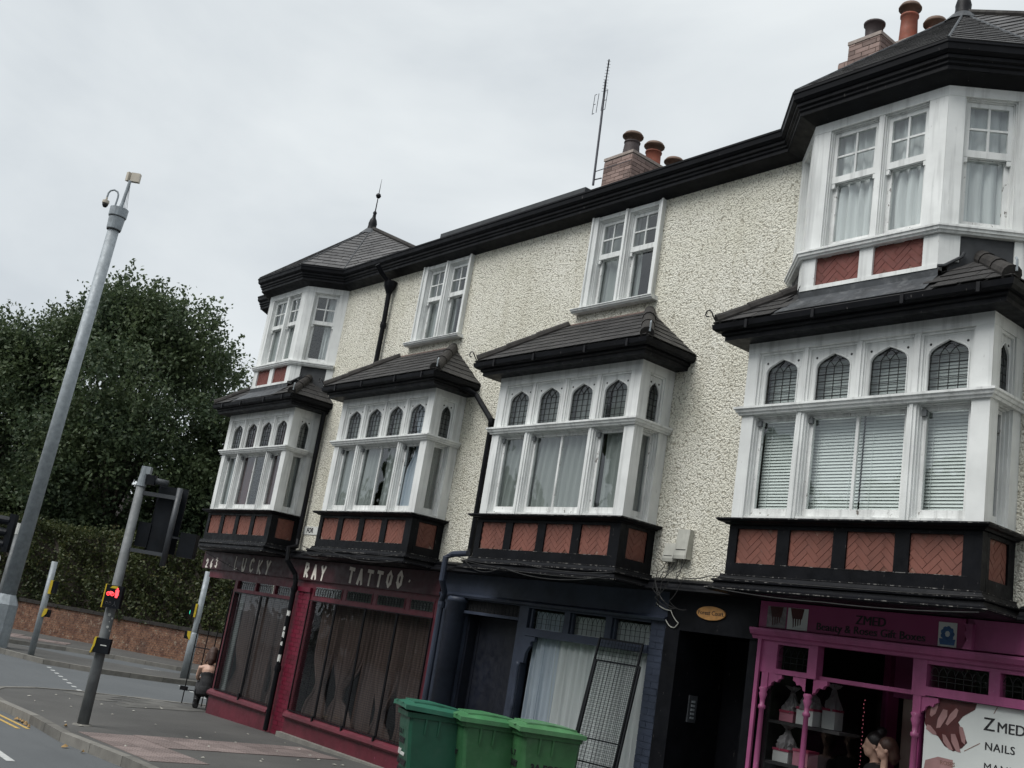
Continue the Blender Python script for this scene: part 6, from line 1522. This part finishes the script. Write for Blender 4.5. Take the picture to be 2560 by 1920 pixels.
tree((-42.6, 10.2, 0), 10.5, mass(23, 36, 3.2, 3.2, 1.6, 9.4, 1.45), 'smaller broadleaf tree behind the hedge, next to the corner bay', 66000, seed=23)
# house glimpsed through the leaves at the left
ho = empty('brick_house', (-58, 6, 0), 'red brick house with tiled roof glimpsed behind the trees', 'house')
FH = Frame((-64, 1.0, 0), wd, wn_)
MB().fbox(FH, 0, 10, 0, 5.2, -7, 0).build('wall', M('house_brick'), ho)
rf = MB().add([FH(-.3, 5.2, .4), FH(10.3, 5.2, .4), FH(10.3, 8.4, -3.5), FH(-.3, 8.4, -3.5), FH(10.3, 5.2, -7.4), FH(-.3, 5.2, -7.4)], [(0,1,2,3), (3,2,4,5), (0,3,5), (1,4,2)]).build('roof', M('house_tile'), ho)
mb = MB()
for k in range(22):
    t = k/22; p, q = FH(-.3, 5.22+3.2*t, .42-3.9*t), FH(10.3, 5.22+3.2*t, .42-3.9*t); mb.tube([p, q], .035, 4)
T(mb.build('tile_course', M('house_tile'), rf), kind='stuff')
MB().fbox(FH, 6.5, 7.5, 7.2, 9.6, -4, -3).build('chimney', M('house_brick'), rf)
for k in range(3): MB().fbox(FH, 1.2+3*k, 2.4+3*k, 2.8, 4.3, -.05, .02).build('window', M('white_paint'), ho); MB().fbox(FH, 1.3+3*k, 2.3+3*k, 2.9, 4.2, .02, .025).build('window_pane', M('room_dark'), ho)

# the wooded bank across the road behind the viewer: it screens the low sky and shows in the glass
def bank():
    rg = np.random.default_rng(41); n = 26000
    x = rg.uniform(-60, 30, n); top = 11 + 2.0*np.sin(x*.35) + 1.2*np.sin(x*.9+1); z = top*rg.uniform(0, 1, n)**.8; y = -25 - 2.5*rg.uniform(0, 1, n) + 1.2*np.sin(x*.7+z*.5)
    o = leaves('woodland', np.stack([x, y, z-.1], 1), .75, 'leaf_tree', None, elong=1.3); T(o, kind='stuff'); o['label'] = 'dark green trees across the road, behind the viewer'; o['category'] = 'trees'
bank()

# ================================================================= PEOPLE
def fuse(o, vox, sm=6):
    r = o.modifiers.new('fuse', 'REMESH'); r.mode = 'VOXEL'; r.voxel_size = vox; r.use_smooth_shade = True
    s = o.modifiers.new('soften', 'SMOOTH'); s.factor = .5; s.iterations = sm
    return o
def ball(mb, c, rx, ry, rz, X=(1, 0, 0), n=14):
    X = Vector(X).normalized(); Z = Vector((0, 0, 1)); Y = Z.cross(X).normalized(); c = Vector(c); vs, fs = [], []
    for j in range(1, n):
        th = math.pi*j/n
        for k in range(n*2):
            ph = math.pi*k/n; vs.append(c + X*rx*math.sin(th)*math.cos(ph) + Y*ry*math.sin(th)*math.sin(ph) + Vector((0, 0, rz*math.cos(th))))
    m = 2*n
    for j in range(n-2):
        for k in range(m): fs.append((j*m+k, j*m+(k+1) % m, (j+1)*m+(k+1) % m, (j+1)*m+k))
    fs += [tuple(range(m))[::-1], tuple((n-2)*m+k for k in range(m))]
    mb.add(vs, fs)
def head(mb, c, look, s=1.0, full=True):
    """skull, jaw, nose, brow, ears; look = horizontal facing direction"""
    c = Vector(c); X = Vector((look[0], look[1], 0)).normalized(); Y = Vector((0, 0, 1)).cross(X); Z = Vector((0, 0, look[2] if len(look) > 2 else 0))
    P = lambda x, y, z: c + (X*x + Y*y + Vector((0, 0, z)))*s
    ball(mb, P(-.01, 0, .03), .095*s, .075*s, .10*s, X); ball(mb, P(.025, 0, -.05), .062*s, .055*s, .065*s, X); ball(mb, P(.055, 0, -.085), .026*s, .028*s, .022*s, X, 8)
    mb.tube([P(.085, 0, .02), P(.108, 0, -.022), P(.085, 0, -.03)], [.008*s, .014*s, .010*s], 7)
    ball(mb, P(.078, 0, -.058), .016*s, .024*s, .010*s, X, 7)
    for y in (-.03, .03): ball(mb, P(.073, y, .03), .014*s, .02*s, .009*s, X, 7)
    for y in (-.078, .078): ball(mb, P(-.005, y, -.01), .018*s, .010*s, .03*s, X, 7)
def hand(mb, wrist, d, up, s=1.0, curl=.6):
    d = Vector(d).normalized(); up = Vector(up); side = d.cross(up).normalized(); up = side.cross(d); w = Vector(wrist)
    mb.tube([w, w+d*.045*s, w+d*.085*s], [.022*s, .034*s, .034*s], 8)
    for k, L in enumerate((.062, .075, .08, .068)):
        b = w + d*.08*s + side*(k-1.5)*.020*s; m = b + d*L*.55*s - up*.012*s*curl*2; e = m + (d*(1-curl) - up*curl)*L*.6*s
        mb.tube([b, m, e], [.0095*s, .009*s, .007*s], 6)
    b = w + d*.03*s + side*-.03*s; mb.tube([b, b + (d*.6 - side*.8)*.04*s, b + (d*.95 - side*.7 - up*.3)*.065*s], [.012*s, .011*s, .008*s], 6)

# --- crouching person at the corner, back towards us
def crouching():
    b = Vector((-20.62, .13, gz(-20.6))); root = empty('person', b, 'person crouching at the shop corner, bare shoulders, black top, trousers and boots', 'person')
    X = Vector((-.90, .42, 0)); Y = Vector((0, 0, 1)).cross(X)          # facing away to the left and back; Y = their left
    P = lambda x, y, z: b + X*x + Y*y + Vector((0, 0, z))
    m = MB()
    hip, chest, neck, hd_c = P(-.05, 0, .36), P(.06, 0, .74), P(.10, 0, .90), P(.16, 0, 1.02)
    m.tube([hip, P(-.03, 0, .50), P(.02, 0, .62), chest, P(.09, 0, .85)], [.155, .135, .130, .150, .10], 14); m.tube([P(.08, 0, .84), hd_c], [.055, .05], 10)
    ball(m, P(.07, 0, .80), .09, .185, .075, X)
    head(m, hd_c+Vector((0, 0, .05)), (X.x, X.y))
    for s in (-1, 1):
        m.tube([P(.0, .09*s, .34), P(.28, .12*s, .44), P(.40, .13*s, .46)], [.10, .085, .065], 10); m.tube([P(.40, .13*s, .46), P(.27, .13*s, .25), P(.20, .13*s, .08)], [.065, .062, .045], 10)
        m.tube([P(.16, .13*s, .05), P(.30, .14*s, .04), P(.38, .145*s, .035)], [.045, .04, .03], 8)
        m.tube([P(.06, .18*s, .81), P(.16, .21*s, .62), P(.20, .20*s, .56)], [.052, .043, .038], 9); m.tube([P(.20, .20*s, .56), P(.38, .12*s, .58)], [.038, .028], 9); hand(m, P(.38, .12*s, .58), X*.8+Y*(-.5*s), (0, 0, 1), .95)
    o = m.build('body', M('skin'), root); fuse(o, .014, 4)
    c = MB(); c.tube([hip, P(-.03, 0, .50), P(.02, 0, .60), P(.05, 0, .69)], [.168, .150, .145, .160], 16); c = fuse(c.build('black_top', M('cloth_black'), root), .016, 3)
    c = MB(); c.tube([P(-.06, 0, .28), P(-.05, 0, .36), P(-.04, 0, .45)], [.165, .178, .163], 16)
    for s in (-1, 1): c.tube([P(-.02, .09*s, .33), P(.27, .12*s, .44), P(.42, .13*s, .46)], [.125, .10, .082], 12); c.tube([P(.41, .13*s, .46), P(.27, .13*s, .25), P(.20, .13*s, .11)], [.080, .076, .064], 12)
    fuse(c.build('trousers', M('cloth_black'), root), .016, 3)
    for s in (-1, 1):
        f = MB(); f.tube([P(.19, .13*s, .19), P(.19, .13*s, .07)], [.066, .062], 12); f.tube([P(.13, .13*s, .055), P(.30, .14*s, .05), P(.42, .145*s, .04)], [.062, .058, .042], 12); fuse(f.build('boot', M('leather_black'), root), .012, 3)
    h = MB(); ball(h, hd_c+Vector((0, 0, .09))-X*.025, .115, .10, .112, X); h.tube([hd_c+Vector((0, 0, .08))-X*.06, P(.04, 0, .95), P(.0, .02, .86)], [.095, .085, .04], 12); h.tube([hd_c-X*.02+Y*.09+Vector((0, 0, .06)), P(.06, .12, .88)], [.04, .02], 8); h.tube([hd_c-X*.02-Y*.09+Vector((0, 0, .06)), P(.05, -.12, .84)], [.04, .02], 8)
    fuse(h.build('hair', M('hair_brown'), root), .013, 3)
    bg = MB(); bg.tube([P(-.20, -.16, .16), P(-.20, -.16, .30)], [.10, .085], 12); fuse(bg.build('rucksack', M('leather_black')), .014, 2)
    o = bpy.data.objects[-1] if False else [q for q in COL.objects if q.name.startswith('rucksack')][0]; T(o, 'small black rucksack on the ground behind the crouching person', 'bag')
crouching()

# --- woman holding a small girl in the pink doorway
def mother():
    b = Vector((-6.20, .62, gz(-6.2)+.04)); root = empty('person', b, 'woman with dark hair in a bun bending over a child in the pink shop doorway', 'person')
    X = Vector((-.55, -.83, 0)); X = Vector((-.80, -.60, 0)); Y = Vector((0, 0, 1)).cross(X); P = lambda x, y, z: b + X*x + Y*y + Vector((0, 0, z))
    m = MB(); hc = P(.03, 0, 1.47)
    m.tube([P(0, 0, .85), P(0, 0, 1.0), P(-.01, 0, 1.18), P(-.01, 0, 1.30)], [.15, .125, .135, .08], 14); ball(m, P(-.01, 0, 1.26), .085, .19, .07, X); m.tube([P(-.01, 0, 1.28), hc], [.052, .048], 10)
    head(m, hc, (X.x, X.y))
    for s in (-1, 1):
        m.tube([P(0, .085*s, .85), P(.03, .09*s, .46), P(0, .09*s, .08)], [.095, .06, .042], 10); m.tube([P(-.04, .09*s, .04), P(.14, .10*s, .03)], [.04, .03], 8)
        m.tube([P(0, .19*s, 1.25), P(.02, .24*s, 1.0), P(.20, .16*s, 1.02)], [.05, .042, .030], 9); hand(m, P(.20, .16*s, 1.02), X*.7-Y*.6*s, (0, 0, 1), .9)
    fuse(m.build('body', M('skin'), root), .013, 4)
    c = MB(); c.tube([P(0, 0, .80), P(0, 0, 1.0), P(-.01, 0, 1.18), P(-.01, 0, 1.29)], [.165, .142, .15, .105], 16); ball(c, P(-.01, 0, 1.25), .098, .205, .08, X)
    for s in (-1, 1): c.tube([P(0, .19*s, 1.25), P(.02, .24*s, 1.0)], [.064, .054], 10); c.tube([P(0, .085*s, .86), P(.03, .09*s, .46), P(0, .09*s, .10)], [.108, .072, .055], 12)
    fuse(c.build('dark_clothes', M('cloth_black'), root), .016, 3)
    h = MB(); ball(h, hc+Vector((0, 0, .055))-X*.03, .105, .088, .10, X); ball(h, hc+Vector((0, 0, .155))-X*.07, .055, .055, .05, X); ball(h, hc+Vector((0, 0, .02))-X*.07, .06, .075, .08, X)
    fuse(h.build('hair', M('hair_dark'), root), .011, 2)
    MB().tube([hc+Vector((0, 0, .12))-X*.04+Y*.05, hc+Vector((0, 0, .135))-X*.04-Y*.0, hc+Vector((0, 0, .12))-X*.04-Y*.05], .007, 6).build('hair_clip', M('sticker_white'), root)
mother()
def girl():
    b = Vector((-5.98, .42, gz(-6)+.04)); root = empty('person', b, 'small girl in a pale pink top carried in the pink shop doorway', 'person')
    X = Vector((-.80, -.60, 0)); Y = Vector((0, 0, 1)).cross(X); P = lambda x, y, z: b + X*x + Y*y + Vector((0, 0, z)); m = MB(); hc = P(.0, 0, 1.46)
    m.tube([P(0, 0, .98), P(0, 0, 1.12), P(0, 0, 1.26)], [.10, .10, .06], 12); ball(m, P(0, 0, 1.23), .06, .125, .05, X); m.tube([P(0, 0, 1.25), hc], [.038, .036], 8); head(m, hc, (X.x, X.y), .86)
    for s in (-1, 1):
        m.tube([P(0, .07*s, .98), P(.16, .10*s, .88), P(.12, .1*s, .62)], [.06, .05, .032], 9); m.tube([P(.10, .1*s, .60), P(.2, .1*s, .58)], [.03, .024], 8)
        m.tube([P(0, .12*s, 1.22), P(.06, .15*s, 1.07), P(.20, .10*s, 1.15)], [.034, .03, .02], 8); hand(m, P(.20, .10*s, 1.15), X-Y*.3*s, (0, 0, 1), .62)
    fuse(m.build('body', M('skin'), root), .011, 3)
    c = MB(); c.tube([P(0, 0, .96), P(0, 0, 1.12), P(0, 0, 1.25)], [.115, .113, .085], 14); ball(c, P(0, 0, 1.215), .075, .142, .062, X)
    for s in (-1, 1): c.tube([P(0, .12*s, 1.22), P(.06, .15*s, 1.07), P(.17, .11*s, 1.13)], [.050, .045, .034], 9)
    fuse(c.build('pale_top', M('cloth_pale'), root), .013, 3)
    h = MB(); ball(h, hc+Vector((0, 0, .045))-X*.025, .092, .078, .088, X); h.tube([hc-X*.06+Vector((0, 0, .03)), hc-X*.09+Vector((0, 0, -.07)), hc-X*.085+Vector((0, 0, -.13))], [.07, .06, .02], 10)
    fuse(h.build('hair', M('hair_brown'), root), .011, 2)
    t = MB(); 
    for s in (-1, 1): t.tube([P(0, .07*s, .99), P(.16, .10*s, .88), P(.12, .1*s, .66)], [.075, .062, .045], 10)
    fuse(t.build('leggings', M('cloth_black'), root), .013, 3)
girl()
